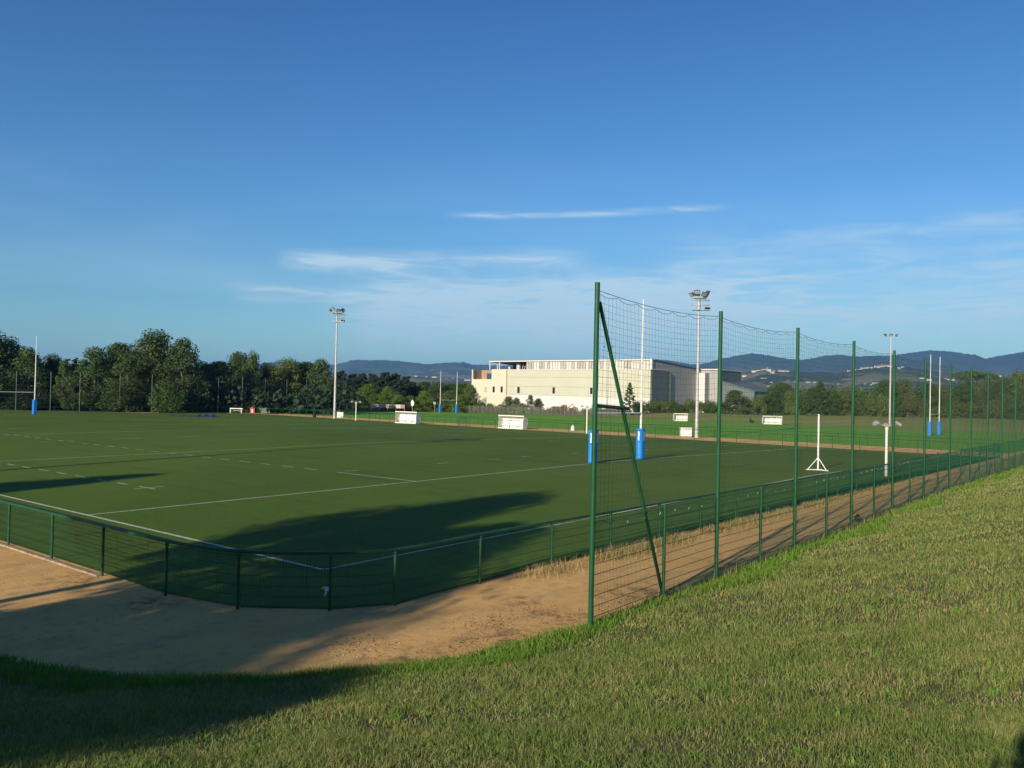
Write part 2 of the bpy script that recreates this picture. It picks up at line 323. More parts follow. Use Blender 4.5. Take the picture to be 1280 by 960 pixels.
def hs(s):
    s = np.maximum(np.asarray(s, float), 0); return np.where(s < 11, .214*s, .214*11+1.2*(1-np.exp(-(s-11)/5.6)))
def bank_noise(x, y): return .8*(.03*np.sin(x*1.3+np.sin(y*.9)*1.4)*np.sin(y*1.1+.5)+.05*np.sin(x*.33+1)*np.sin(y*.27))
def bank_z(x, y):
    s = toe_dist(x, y); return hs(s)+bank_noise(x, y)*np.clip(s/2, 0, 1)

mb = MB(); mb.quad((-2600, -900, -.05), (2600, -900, -.05), (2600, 2600, -.05), (-2600, 2600, -.05))
# the ground: one sheet
g = mb.build('ground', M['plain']); tag(g, kind='structure')
def poly_sheet(name, pts, z, mat, lab=None):
    bm = bmesh.new(); bm.faces.new([bm.verts.new((p[0], p[1], z)) for p in pts]); bmesh.ops.recalc_face_normals(bm, faces=bm.faces)
    if bm.faces[:] and bm.faces[:][0].normal.z < 0: bmesh.ops.reverse_faces(bm, faces=bm.faces)
    me = bpy.data.meshes.new(name); bm.to_mesh(me); bm.free(); me.materials.append(mat); o = link(name, me); tag(o, kind='structure'); return o
poly_sheet('natural_pitch', [(-118, 70), (60, 70), (60, 152), (-118, 172)], -.035, M['lawn'])
poly_sheet('path', [(-113, -9.6), (-60, -9.2), (8, -8.9), (14.8, -8.1), (16.9, -7.2), (18.3, -6.1), (19.3, -4.6), (19.9, -2.4), (20.1, 0), (20.1, 120), (16, 120), (15, FAR2(2)-.25), (2, FAR2(2)-.25), (-60, FAR2(-60)-.25), (-113, FAR2(-113)-.25)], -.018, M['sand'])
CORNER = [(9.2, -3.80), (11.9, -3.78), (13.85, -3.38), (15.22, -2.25), (15.82, -1.12)]
def turf():
    ins = .12
    pts = [(-108, -3.8+ins+.05)]+[(x-ins*.6, y+ins) for x, y in CORNER]+[(15.72-ins, 1.5), (15.70-ins, 67.4), (2, FAR1(2)-.05), (-108, FAR1(-108)-.05)]
    bm = bmesh.new(); bm.faces.new([bm.verts.new((p[0], p[1], 0)) for p in pts])
    for yy in (0, 8, 16, 24, 30, W/2, 36, 42, 50, 58, W):
        bmesh.ops.bisect_plane(bm, geom=bm.verts[:]+bm.edges[:]+bm.faces[:], plane_co=(0, yy, 0), plane_no=(0, 1, 0))
    for v in bm.verts: v.co.z = crown(v.co.y)+.002
    bmesh.ops.recalc_face_normals(bm, faces=bm.faces)
    me = bpy.data.meshes.new('artificial_pitch'); bm.to_mesh(me); bm.free(); me.materials.append(M['turf']); o = link('artificial_pitch', me); tag(o, kind='structure')
turf()
lm = MB()
def stripe(x0, y0, x1, y1, wd=.10):
    n = max(1, int(math.ceil(abs(y1-y0)/4))); d = Vector((x1-x0, y1-y0, 0)).normalized(); p = Vector((-d.y, d.x, 0))*wd/2
    ts = sorted({i/n for i in range(n+1)} | ({(W/2-y0)/(y1-y0)} if y1 != y0 and min(y0, y1) < W/2 < max(y0, y1) else set()))
    for a, b in zip(ts[:-1], ts[1:]):
        A = Vector((x0+(x1-x0)*a, y0+(y1-y0)*a, 0)); B = Vector((x0+(x1-x0)*b, y0+(y1-y0)*b, 0))
        q = [A-p, B-p, B+p, A+p]
        for v in q: v.z = crown(v.y)+.007
        lm.quad(*[tuple(v) for v in q])
DB = 12.18
stripe(DB, 0, -107, 0, .12); stripe(DB, W, -107, W, .12); stripe(DB, 0.06, DB, W-.06, .10)
for u in (0, -22.2, -47.3, -72.5, -94.7): stripe(u, .06, u, W-.06, .10)
for i in range(44):
    x = -7.9-2.0*i
    if x < -92: break
    for yy in (5.05, 15.05, W-15.05, W-5.05): stripe(x-.5, yy, x+.5, yy, .09)
for yy in (15.05, W-15.05): stripe(-5.8, yy, -.06, yy, .09)
for yy in (5.05, W-5.05):
    stripe(-6.4, yy, -5.1, yy, .09); stripe(-5.75, yy-.55, -5.75, yy-.08, .08); stripe(-5.75, yy+.08, -5.75, yy+.75, .08)
for u in (-5.9, -89): 
    for yy in (15.7, 22.5, 27.2, 30.4, 36.1, 41, 46): stripe(u, yy, u, yy+.9, .08)
for u in (-37.3, -57.3):
    for k in range(12): stripe(u, 3+k*5.2, u, 5.5+k*5.2, .08)
tag(lm.build('pitch_markings', M['line']), kind='structure')
# ---- grass bank the camera stands on
def bank():
    pts = []; 
    for a, b in zip(TOE[:-1], TOE[1:]):
        L = np.linalg.norm(b-a); n = max(1, int(L/(.7 if (a[1] < 61 and L < 30) else 4)))
        for i in range(n): pts.append(a+(b-a)*i/n)
    pts.append(TOE[-1]); pts = np.array(pts)
    tan = np.gradient(pts, axis=0); tan /= np.linalg.norm(tan, axis=1)[:, None]; nor = np.stack([-tan[:, 1], tan[:, 0]], 1)
    k = 5
    for _ in range(3): nor[1:-1] = (nor[:-2]+nor[1:-1]+nor[2:])/3
    nor /= np.linalg.norm(nor, axis=1)[:, None]
    S = np.concatenate([[-.12, 0, .15, .4, .8], np.arange(1.25, 19, .45), np.arange(19, 60, 4)]); V = []
    for s in S:
        p = pts+nor*s; z = hs(s)-.012*min(1, max(0, s)*2)+bank_noise(p[:, 0], p[:, 1])*min(1, max(0, s)/2) + (0.0 if s > .1 else -.03+.0*s); V.append(np.column_stack([p, np.full(len(p), 0)+z]))
    V = np.concatenate(V); n = len(pts); F = [(i*n+j, i*n+j+1, (i+1)*n+j+1, (i+1)*n+j) for i in range(len(S)-1) for j in range(n-1)]
    o = link('grass_bank', np_mesh('grass_bank', V, np.array(F), M['soil'], True)); tag(o, kind='structure')
bank()
# ---- low rough bank behind the natural pitch
def sstep(t): t = np.clip(t, 0, 1); return t*t*(3-2*t)
def rear_z(x, y): return 1.05*sstep((y-146-.0*x)/30)*sstep((x+88)/14)+.12*np.sin(x*.11)*np.sin(y*.13)*sstep((y-150)/8)*sstep((x+88)/14)
xs = np.arange(-92, 190, 4.); ys = np.arange(143, 340, 4.)
X, Y = np.meshgrid(xs, ys); Z = rear_z(X, Y)-.03; V = np.column_stack([X.ravel(), Y.ravel(), Z.ravel()]); n = len(xs)
F = np.array([(i*n+j, i*n+j+1, (i+1)*n+j+1, (i+1)*n+j) for i in range(len(ys)-1) for j in range(n-1)])
tag(link('rear_bank', np_mesh('rear_bank', V, F, M['rough'], True)), kind='structure')
# ---- hills
def interp(x, tab): return np.interp(x, [a for a, b in tab], [b for a, b in tab])
BACK = [(-400, 458), (100, 456), (300, 457), (345, 452), (370, 452), (400, 455), (418, 456), (440, 450), (470, 449.8), (500, 451.5), (530, 455), (560, 453), (578, 452.5), (590, 455.5), (640, 457), (720, 457), (780, 453), (810, 449), (832, 450), (850, 453), (866, 455.5), (880, 454.5), (905, 447.5), (925, 443.5), (940, 441.5), (960, 444), (985, 448.5), (1003, 450), (1025, 445.5), (1045, 443.8), (1070, 446.5), (1090, 446), (1120, 444), (1140, 440.5), (1165, 437.5), (1190, 439.5), (1210, 442.5), (1220, 443.5), (1232, 448.5), (1245, 445.5), (1280, 441), (1400, 438), (1700, 446)]
FRONT = [(-400, 476), (300, 474), (440, 468), (520, 470), (590, 474), (700, 478), (840, 478), (890, 473), (925, 465), (960, 461.5), (1000, 463.5), (1045, 466), (1075, 461), (1100, 457.5), (1130, 458), (1165, 463), (1200, 468), (1280, 470), (1700, 474)]
def nz(x, y, s):
    return (np.sin(x/s+1.7*np.sin(y/s*.7))*np.sin(y/s*1.1+.9*np.sin(x/s*.6+1)))
def hill_z(px, r):
    hb = (horizon_y(px)-interp(px, BACK))/FPX; hf = (horizon_y(px)-interp(px, FRONT))/FPX
    cosf = 1/np.sqrt(1+((px-640)/FPX)**2)
    zf = 2850*hf*cosf*np.exp(-((r-2850)/np.where(r < 2850, 800, 900))**2); zb = 6200*hb*cosf*np.exp(-((r-6200)/np.where(r < 6200, 1500, 1800))**2)
    return np.maximum(zf, zb)
pxs = np.arange(-420, 1720, 3.); rs = np.concatenate([np.arange(700, 3400, 75), np.arange(3400, 7600, 110)])
PX, RR = np.meshgrid(pxs, rs)
ang = np.arctan((PX-640)/FPX)
dx = -math.sin(YAW)*np.cos(ang)+math.cos(YAW)*np.sin(ang); dy = math.cos(YAW)*np.cos(ang)+math.sin(YAW)*np.sin(ang)
HX = CX+dx*RR; HY = CY+dy*RR; HZ = hill_z(PX, RR)
rough_ = (nz(HX, HY, 210)*.5+nz(HX, HY, 90)*.3+nz(HX, HY, 37)*.2)
dep = np.minimum(np.abs(RR-6200)/500, 1)*np.minimum(np.abs(RR-2850)/260, 1)
HZ = HZ + rough_*np.clip(HZ*.11, 0, 16)*(.12+.88*dep)+rng.normal(0, 1, HZ.shape)*np.clip(HZ*.010, 0, 2.2) - 3.0*np.exp(-((RR-700)/200.)**2)
V = np.column_stack([HX.ravel(), HY.ravel(), HZ.ravel()]); n = len(pxs)
ii, jj = np.meshgrid(np.arange(len(rs)-1), np.arange(n-1), indexing='ij'); b0 = (ii*n+jj).ravel(); F = np.column_stack([b0, b0+1, b0+n+1, b0+n])
tag(link('hills', np_mesh('hills', V, F, M['hill'], True)), kind='structure')
def hill_ground(px, r): 
    return float(hill_z(np.array([px*1.]), np.array([r*1.]))[0])
# ------------------------------------------------------------------ foreground blades
def blades(name, P, z, h, wd, mat, lean=.5, seg2=None):
    n = len(P); th = rng.uniform(0, 2*np.pi, n); la = rng.uniform(0, 2*np.pi, n); ln = np.abs(rng.normal(0, lean, n))*h
    cx, cy_ = np.cos(th)*wd/2, np.sin(th)*wd/2; lx, ly = np.cos(la)*ln, np.sin(la)*ln; hz = h*rng.uniform(.55, 1.15, n)
    v0 = np.column_stack([P[:, 0]-cx, P[:, 1]-cy_, z-.01]); v1 = np.column_stack([P[:, 0]+cx, P[:, 1]+cy_, z-.01])
    v2 = np.column_stack([P[:, 0]+cx*.7+lx*.35, P[:, 1]+cy_*.7+ly*.35, z+hz*.6]); v3 = np.column_stack([P[:, 0]-cx*.7+lx*.35, P[:, 1]-cy_*.7+ly*.35, z+hz*.6])
    v4 = np.column_stack([P[:, 0]+lx, P[:, 1]+ly, z+hz])
    V = np.stack([v0, v1, v2, v3, v4], 1).reshape(-1, 3); b = np.arange(n)*5
    me = bpy.data.meshes.new(name); me.vertices.add(5*n); me.vertices.foreach_set('co', V.astype(np.float32).ravel())
    idx = np.column_stack([b, b+1, b+2, b+3, b+3, b+2, b+4]); me.loops.add(7*n); me.loops.foreach_set('vertex_index', idx.astype(np.int32).ravel())
    st = np.column_stack([np.arange(n)*7, np.arange(n)*7+4]); me.polygons.add(2*n); me.polygons.foreach_set('loop_start', st.astype(np.int32).ravel())
    me.materials.append(mat); me.update(calc_edges=True); return link(name, me)
def wedge(r0, r1, dens, a0=-38, a1=37):
    area = (r1**2-r0**2)/2*R(a1-a0); n = int(area*dens); r = np.sqrt(rng.uniform(r0**2, r1**2, n)); a = R(a0)+rng.uniform(0, R(a1-a0), n)
    fx = -math.sin(YAW)*np.cos(a)+math.cos(YAW)*np.sin(a); fy = math.cos(YAW)*np.cos(a)+math.sin(YAW)*np.sin(a)
    return np.column_stack([CX+fx*r, CY+fy*r])
def clump_keep(P, sc_, thr):
    v = np.sin(P[:, 0]*sc_+2*np.sin(P[:, 1]*sc_*.8))*np.sin(P[:, 1]*sc_*1.2+1.5*np.sin(P[:, 0]*sc_*.7)); return rng.uniform(-1, 1, len(P)) < v*.8+thr
allP = []; allh = []; allw = []
for r0, r1, dn, hh, ww in [(2.2, 5, 7000, .046, .0042), (5, 8, 4200, .052, .0052), (8, 13, 2000, .058, .0075), (13, 22, 700, .062, .012), (22, 38, 300, .07, .021), (38, 75, 110, .08, .036)]:
    P = wedge(r0, r1, dn); s = toe_dist(P[:, 0], P[:, 1]); P = P[(s > .03)]; P = P[clump_keep(P, 5., .7)]
    bare = np.sin(P[:, 0]*1.15+1.9*np.sin(P[:, 1]*.63+.4))*np.sin(P[:, 1]*1.4+1.3*np.sin(P[:, 0]*.8))+.25*np.sin(P[:, 0]*6+P[:, 1]*3)*np.sin(P[:, 1]*7); P = P[(bare < .86) | (rng.uniform(0, 1, len(P)) < .38) | (toe_dist(P[:, 0], P[:, 1]) < 1.5)]
    big = 1+.45*np.sin(P[:, 0]*1.9+np.sin(P[:, 1]*2.3))*np.sin(P[:, 1]*1.7)
    allP.append(P); allh.append(np.full(len(P), hh)*big*rng.uniform(.7, 1.35, len(P))); allw.append(np.full(len(P), ww)*rng.uniform(.7, 1.3, len(P)))
P = np.concatenate(allP); h = np.concatenate(allh); wd = np.concatenate(allw); s = toe_dist(P[:, 0], P[:, 1])
near_toe = (s < 1.1+.5*np.sin(P[:, 0]*.8+P[:, 1]*.7)) 
z = hs(s)+bank_noise(P[:, 0], P[:, 1])*np.clip(s/2, 0, 1)
m = ~near_toe
tag(blades('bank_grass', P[m], z[m], h[m], wd[m], M['blade'], 1.15), 'short mown grass mixed green and straw coloured covering the sloping bank', 'grass', kind='stuff')
tag(blades('toe_grass', P[~m], z[~m], h[~m]*1.7, wd[~m]*1.2, M['lush'], .8), 'longer bright green grass along the foot of the bank beside path and tall fence', 'grass', kind='stuff')
# dry weeds on the path side of the inner fence
n = 9000; yy = 2.5+np.abs(rng.gamma(1.6, 7, n)); xx = 15.85+np.abs(rng.normal(0, .28, n))*np.clip(1.3-(yy-8)/60, .5, 1.4); k = (np.sin(yy*2.1)+np.sin(yy*.83+1)+.9 > rng.uniform(-1, 1.6, n)) & (yy < 66)
P = np.column_stack([xx, yy])[k]; tag(blades('dry_weeds', P, np.full(len(P), -.015), rng.uniform(.08, .30, len(P)), np.full(len(P), .010)+P[:, 1]*.0003, M['straw'], .45), 'straw coloured weeds growing along the inner fence on the sandy path', 'weeds', kind='stuff')
n = 1500; yy = rng.uniform(-.6, 45, n)**1.0; xx = np.interp(yy, [0, 16, 27.6, 33], [19.65, 19.38, 18.98, 18.9])+rng.normal(0, .10, n); P = np.column_stack([xx, yy])
tag(blades('fence_line_weeds', P, hs(toe_dist(xx, yy)), rng.uniform(.10, .34, n), np.full(n, .010), M['straw'], .2), 'thin seed stalks standing under the tall fence', 'weeds', kind='stuff')
# broad-leaved weeds in the mown grass
def rosettes():
    c = wedge(2.6, 16, 1.6); c = c[toe_dist(c[:, 0], c[:, 1]) > .3]; c = c[rng.uniform(0, 1, len(c)) < np.clip(6/np.hypot(c[:, 0]-CX, c[:, 1]-CY), .15, 1)]
    P = np.repeat(c, 26, 0)+rng.normal(0, .035, (len(c)*26, 2)); z_ = hs(toe_dist(P[:, 0], P[:, 1]))+bank_noise(P[:, 0], P[:, 1])*np.clip(toe_dist(P[:, 0], P[:, 1])/2, 0, 1)
    tag(blades('broadleaf_weeds', P, z_, rng.uniform(.03, .075, len(P)), rng.uniform(.010, .022, len(P)), mat_blades('weed leaves', [(.10, .22, .03), (.15, .30, .04), (.20, .36, .07)], (.3, .34, .12), (.6, .95)), 1.6), 'bright green broad leaved weeds dotted through the mown grass', 'weeds', kind='stuff')
rosettes()
# fine litter, pebbles and dark patches on the path
def pebbles():
    n = 5200; x = rng.uniform(2, 19.3, n); y = rng.uniform(-7.9, 30, n)**1.; inside = (toe_dist(x, y) < -.05) & ((x > 15.9) | (y < -3.95)) 
    x, y = x[inside], y[inside]; n = len(x); sz = np.minimum(rng.gamma(2., .0055, n), .022); V = np.zeros((n, 5, 3)); an = rng.uniform(0, 6.28, n)
    for i in range(4): V[:, i, 0] = x+np.cos(an+i*1.57)*sz; V[:, i, 1] = y+np.sin(an+i*1.57)*sz*.7; V[:, i, 2] = -.02
    V[:, 4, 0] = x; V[:, 4, 1] = y; V[:, 4, 2] = -.018+sz*.6; b = np.arange(n)*5
    F = np.concatenate([np.column_stack([b+i, b+(i+1) % 4, b+4]) for i in range(4)])
    m = Mat('pebbles', .9); m.col(m.ramp(m.island(), [(0, (.10, .07, .04)), (.45, (.34, .22, .12)), (.8, (.5, .36, .2)), (1, (.62, .55, .42))]))
    tag(link('path_pebbles', np_mesh('path_pebbles', V.reshape(-1, 3), F, m.m)), 'small stones and crumbs scattered on the sandy path', 'gravel', kind='stuff')
pebbles()
def litter():
    c = [(19.2, -1.2, .35, 1.1), (18.6, -1.9, .35, 1.2), (18.0, -.6, .5, .9), (17.4, -3.3, .7, .6), (18.9, 2.6, .25, 1.8), (18.2, .5, .7, .5)]; P = []
    for x, y, a, b in c:
        k = int(420*a*b*2); P.append(np.column_stack([rng.normal(x, a*.5, k), rng.normal(y, b*.55, k)]))
    P = np.concatenate(P); s = toe_dist(P[:, 0], P[:, 1]); P = P[s < -.03]; k = len(P)
    tag(blades('leaf_litter', P, np.full(k, -.016), rng.uniform(.004, .018, k), rng.uniform(.012, .03, k), mat_blades('litter', [(.05, .04, .03), (.09, .07, .05), (.16, .12, .08)], (.2, .13, .07)), 2.2), 'dark dead leaves and twigs lying on the path below the first tall pole', 'leaf litter', kind='stuff')
litter()
# kerb under the near fence
kb = MB()
pl = [(-108, -3.88), (9.2, -3.88)]
for a, b in zip(pl[:-1], pl[1:]):
    d = Vector((b[0]-a[0], b[1]-a[1], 0)); kb.box(((a[0]+b[0])/2, (a[1]+b[1])/2, -.02), (d.length-.004, .10, .07), math.atan2(d.y, d.x))
tag(kb.build('kerb', M['concrete']), kind='structure')
# ------------------------------------------------------------------ rail fences
def mesh_panel_mesh(name, L, H, vs=.05, hs_=.2, rw=.0026, rh=.0036):
    b = MB(); nv = int(round(L/vs))
    for i in range(nv+1): x = L*i/nv; b.tube([(x, 0, 0), (x, 0, H)], rw, 3, caps=False, smooth=False)
    k = int(round(H/hs_))
    for j in range(k+1):
        z_ = H*j/k
        for yo in (-.0065, .0065): b.tube([(0, yo, z_), (L, yo, z_)], rh, 4, caps=False, smooth=False)
    return b.mesh(name, M['wire'], fix=False)
panel_cache = {}
def panel(L, H, coarse=1):
    key = (round(L, 1), H, coarse)
    if key not in panel_cache: panel_cache[key] = mesh_panel_mesh('mesh_panel', key[0], H,   .05*coarse, .2, .0023*coarse**.5, .0036*coarse**.5)
    return panel_cache[key], key[0]
post_cache = {}
def rail_fence(name, pts, label, H=1.1, coarse=1, mesh=True, group=None, zf=lambda x, y: 0., rr=.034, midrail=False, nopost=()):
    root = empty(name, (pts[0][0], pts[0][1], 0)); tag(root, label, 'fence', group); o0 = Vector((pts[0][0], pts[0][1], 0))
    key = (H, rr)
    if key not in post_cache:
        b = MB().tube([(0, 0, -.3), (0, 0, H-.02)], rr*.92, 10); b.tube([(0, 0, H-.10), (0, 0, H-.02)], rr*1.15, 10); post_cache[key] = b.mesh('post', M['green'])
    for ip, p in enumerate(pts):
        if ip not in nopost: link('post', post_cache[key], root, Vector((p[0], p[1], zf(*p)))-o0)
    for a, b in zip(pts[:-1], pts[1:]):
        A = Vector((a[0], a[1], zf(*a)+H-.005)); B = Vector((b[0], b[1], zf(*b)+H-.005)); d = B-A; an = math.atan2(d.y, d.x)
        kk = ('rail', round(d.length, 1), rr)
        if kk not in post_cache: post_cache[kk] = MB().tube([(0, 0, 0), (kk[1], 0, 0)], rr, 10).mesh('handrail', M['green'])
        r = link('handrail', post_cache[kk], root, A-o0); r.rotation_euler = (0, 0, an); r.scale.x = d.length/kk[1]
        if mesh:
            gp = .035 if d.length > 1.2 else .004; me, L = panel(max(.2, d.length-2*gp), .95, coarse); q = link('mesh_panel', me, root, A-o0+d.normalized()*gp+Vector((0, 0, -H+.075))); q.rotation_euler = (0, 0, an); q.scale.x = (d.length-2*gp)/L
        elif midrail:
            m2 = link('bottom_rail', post_cache[kk], root, A-o0+Vector((0, 0, -H*.55))); m2.rotation_euler = (0, 0, an); m2.scale = (d.length/kk[1], .6, .6)
    return root
left_pts = [(9.2-2.62*i, -3.80+(.0 if i else 0)) for i in range(0, 43)]
def poly_arc(pl, n):
    return pl
near_pts = [p for p in left_pts[::-1]] + CORNER[1:] + [(15.74-.0005*i, 1.55+2.72*i) for i in range(0, 25)]
def smooth_corner(pts, i0, i1, n):
    out_, skip = [], set()
    for i in range(len(pts)):
        out_.append(pts[i])
        if i0 <= i < i1:
            p0, p1, p2, p3 = [Vector(pts[min(max(q, 0), len(pts)-1)]) for q in (i-1, i, i+1, i+2)]
            L_ = (p2-p1).length; t1 = (p2-p0).normalized()*L_; t2 = (p3-p1).normalized()*L_
            for k in range(1, n):
                t = k/n; h = p1*(2*t**3-3*t*t+1)+t1*(t**3-2*t*t+t)+p2*(-2*t**3+3*t*t)+t2*(t**3-t*t); skip.add(len(out_)); out_.append((h.x, h.y))
    return out_, skip
i_c = len(left_pts)-1
near_pts, NOPOST = smooth_corner(near_pts, i_c, i_c+5, 4)
# near-left run, the rounded corner and the right-hand run are one continuous barrier; its far half uses the same panels
rail_fence('pitch_barrier', near_pts, "low green barrier with round handrail and wire mesh round the pitch's near corner", nopost=NOPOST)
far_x = [15.7, 13.2]+[9.24-2.48*i for i in range(0, 49)]
rail_fence('far_barrier', [(x, FAR1(x)) for x in far_x], "low green handrail along the far side of the artificial pitch before the path", coarse=2, mesh=False, rr=.03)
rail_fence('outer_barrier', [(17-2.9*i, FAR2(17-2.9*i)) for i in range(0, 44)], 'low green handrail behind the far path at the edge of the natural grass pitch', coarse=2, mesh=False, rr=.028)
rail_fence('end_barrier', [(-108.5, -3.8+2.8*i) for i in range(1, 29)], 'low green handrail closing the far left end of the artificial pitch before the trees', coarse=2, mesh=False, rr=.028)
# gate frames in the far barrier
def gate(x, label):
    y = FAR1(x)-.04; g_ = empty('gate', (x, y, 0)); tag(g_, label, 'gate', 'small gates in the far barrier')
    b = MB()
    b.tube([(0, 0, 0), (0, 0, 1.25)], .045, 8); b.tube([(1.5, 0, 0), (1.5, 0, 1.25)], .045, 8); b.tube([(0, 0, 1.22), (1.5, 0, 1.22)], .035, 8); b.tube([(0, 0, .12), (1.5, 0, .12)], .03, 8); b.build('gate_frame', M['green'], g_)
    c = MB()
    for k in range(14): c.tube([(.08+k*.103, .0, .14), (.08+k*.103, .0, 1.2)], .011, 4, caps=False)
    c.build('gate_bars', M['green'], g_)
gate(-49.9, 'green pedestrian gate in the far barrier just left of the second white dugout')
# pale tag tied on the corner post
t = MB(); t.box((0, 0, 0), (.10, .02, .07), .4); t.tube([(0, 0, 0), (.03, -.03, -.06), (.01, -.05, -.14)], [.035, .025, .012], 6); t.tube([(0, 0, 0), (-.07, -.02, .01), (-.14, -.02, -.02)], [.03, .018, .006], 6)
o = t.build('rag', M['cloth'], None, (15.19, -2.32, .42)); tag(o, 'pale rag tied round the fence post at the near corner of the barrier', 'rag')
# ------------------------------------------------------------------ tall ball-stop fence
TX = 19.6; TALL_Y = [-.02, 5.53, 10.52, 16.06, 21.7, 27.4, 32.8, 37.8, 42.6, 47.4, 52.5, 57.8, 63.2, 68.8]
def tx(y): return float(np.interp(y, [0, 5.5, 10.5, 16, 21.7, 27.6, 33, 69], [19.76, 19.56, 19.54, 19.38, 19.18, 18.98, 18.9, 18.86]))
tf = empty('ball_stop_fence', (TX, 0, 0)); tag(tf, "tall green ball stop fence with hanging net above wire panels beside the bank", 'fence')
TH = 6.3
pm = MB().tube([(0, 0, -.3), (0, 0, TH)], .047, 14).mesh('pole', M['green']); 
for y in TALL_Y: link('pole', pm, tf, (tx(y)-TX, y, 0))
lp = MB().tube([(0, 0, -.3), (0, 0, 2.02)], .034, 10)
lp.tube([(0, 0, 2.0), (0, 0, 2.03)], .038, 10); lpm = lp.mesh('low_post', M['green'])
for a, b in zip(TALL_Y[:-1], TALL_Y[1:]): link('low_post', lpm, tf, (tx((a+b)/2)-TX, (a+b)/2+.08, 0))
PH = 1.9
opm = mesh_panel_mesh('wire_panel', 2.6, PH, .05, .19, .0026, .0036)
ps = sorted(TALL_Y+[(a+b)/2+.08 for a, b in zip(TALL_Y[:-1], TALL_Y[1:])])
for a, b in zip(ps[:-1], ps[1:]):
    xa, xb = tx(a), tx(b); L = b-a-.09; q = link('wire_panel', opm, tf, (xa-TX, a+.045, .06)); q.rotation_euler = (0, 0, math.pi/2+(xa-xb)/(b-a)); q.scale.x = L/2.6
# brace of the first pole
br = MB().tube([(tx(0)-TX, .06, TH-.35), (19.60-TX, 2.98, .02)], .036, 12); br.build('brace', M['green'], tf)
st = MB().tube([(tx(0)-TX, .02, 4.07), (19.7-TX, 1.22, 4.02)], .036, 10); st.build('strut', M['green'], tf)
ft = MB().box((19.59-TX, 3.06, .04), (.16, .2, .16)); ft.build('brace_foot', M['green'], tf)
# net: cable, scalloped edge, square mesh hanging between the poles
def net_bay(y0, y1, seed):
    L = y1-y0; rn = random.Random(seed); xa = tx(y0)-TX; xb = tx(y1)-TX; off = -.055
    cab = lambda t: TH-.12-.11*4*t*(1-t)
    b = MB(); hk = MB()
    def XX(t): return xa+(xb-xa)*t+off
    b.tube([(XX(i/10), y0+L*i/10, cab(i/10)) for i in range(11)], .006, 4, caps=False)
    ncl = 7
    def top(t): u = (t*ncl) % 1; return cab(t)-.02-.06*4*u*(1-u)
    def bot(t): u = (t*8) % 1; return 1.86+.11*4*u*(1-u)-.02*math.sin(t*9)
    rr = .0024*(1+max(0, y0-8)*.02)
    k = 56
    b.tube([(XX(i/k), y0+L*i/k, top(i/k)) for i in range(k+1)], .005, 3, caps=False, smooth=False)
    b.tube([(XX(i/k), y0+L*i/k, bot(i/k)) for i in range(k+1)], .0045, 3, caps=False, smooth=False)
    nv = 38; nh = 34
    def pt(t, s):     # s 0 top .. 1 bottom
        zt, zb = top(t), bot(t); zz = zt+(zb-zt)*s
        bell = .07*math.sin(math.pi*s)*math.sin(math.pi*t)
        return (XX(t)+bell+.012*math.sin(t*21+s*9+seed), y0+L*t+.02*math.sin(s*7+t*5+seed), zz)
    for i in range(1, nv):
        t_ = i/nv; b.tube([pt(t_, s/7) for s in range(8)], rr, 3, caps=False, smooth=False)
    for j in range(1, nh):
        s_ = j/nh
        # the upper rows follow the scallops only a little
        pts = []
        for i in range(15):
            t_ = i/14; zt = cab(t_)-.09; zb = 1.9; p = pt(t_, s_); pts.append((p[0], p[1], zt+(zb-zt)*s_))
        b.tube(pts, rr, 3, caps=False, smooth=False)
    for i in range(1, 8):
        t_ = i/8; hk.tube([(XX(t_), y0+L*t_, bot(t_)+.0), (XX(t_), y0+L*t_-.03, bot(t_)-.05)], .009, 4)
    o = b.build('net', M['netcord'], tf, fix=False); o['kind'] = 'stuff'
    return hk
hk = MB()
for i, (a, b) in enumerate(zip(TALL_Y[:-1], TALL_Y[1:])):
    h_ = net_bay(a+.04, b-.04, i)
    hk.v_off = 0
    bse = len(hk.v); hk.v += h_.v; hk.f += [tuple(x+bse for x in f) for f in h_.f]; hk.m += h_.m; hk.sm += h_.sm
o = hk.build('net_hooks', M['nethook'], tf, fix=False); o['kind'] = 'stuff'
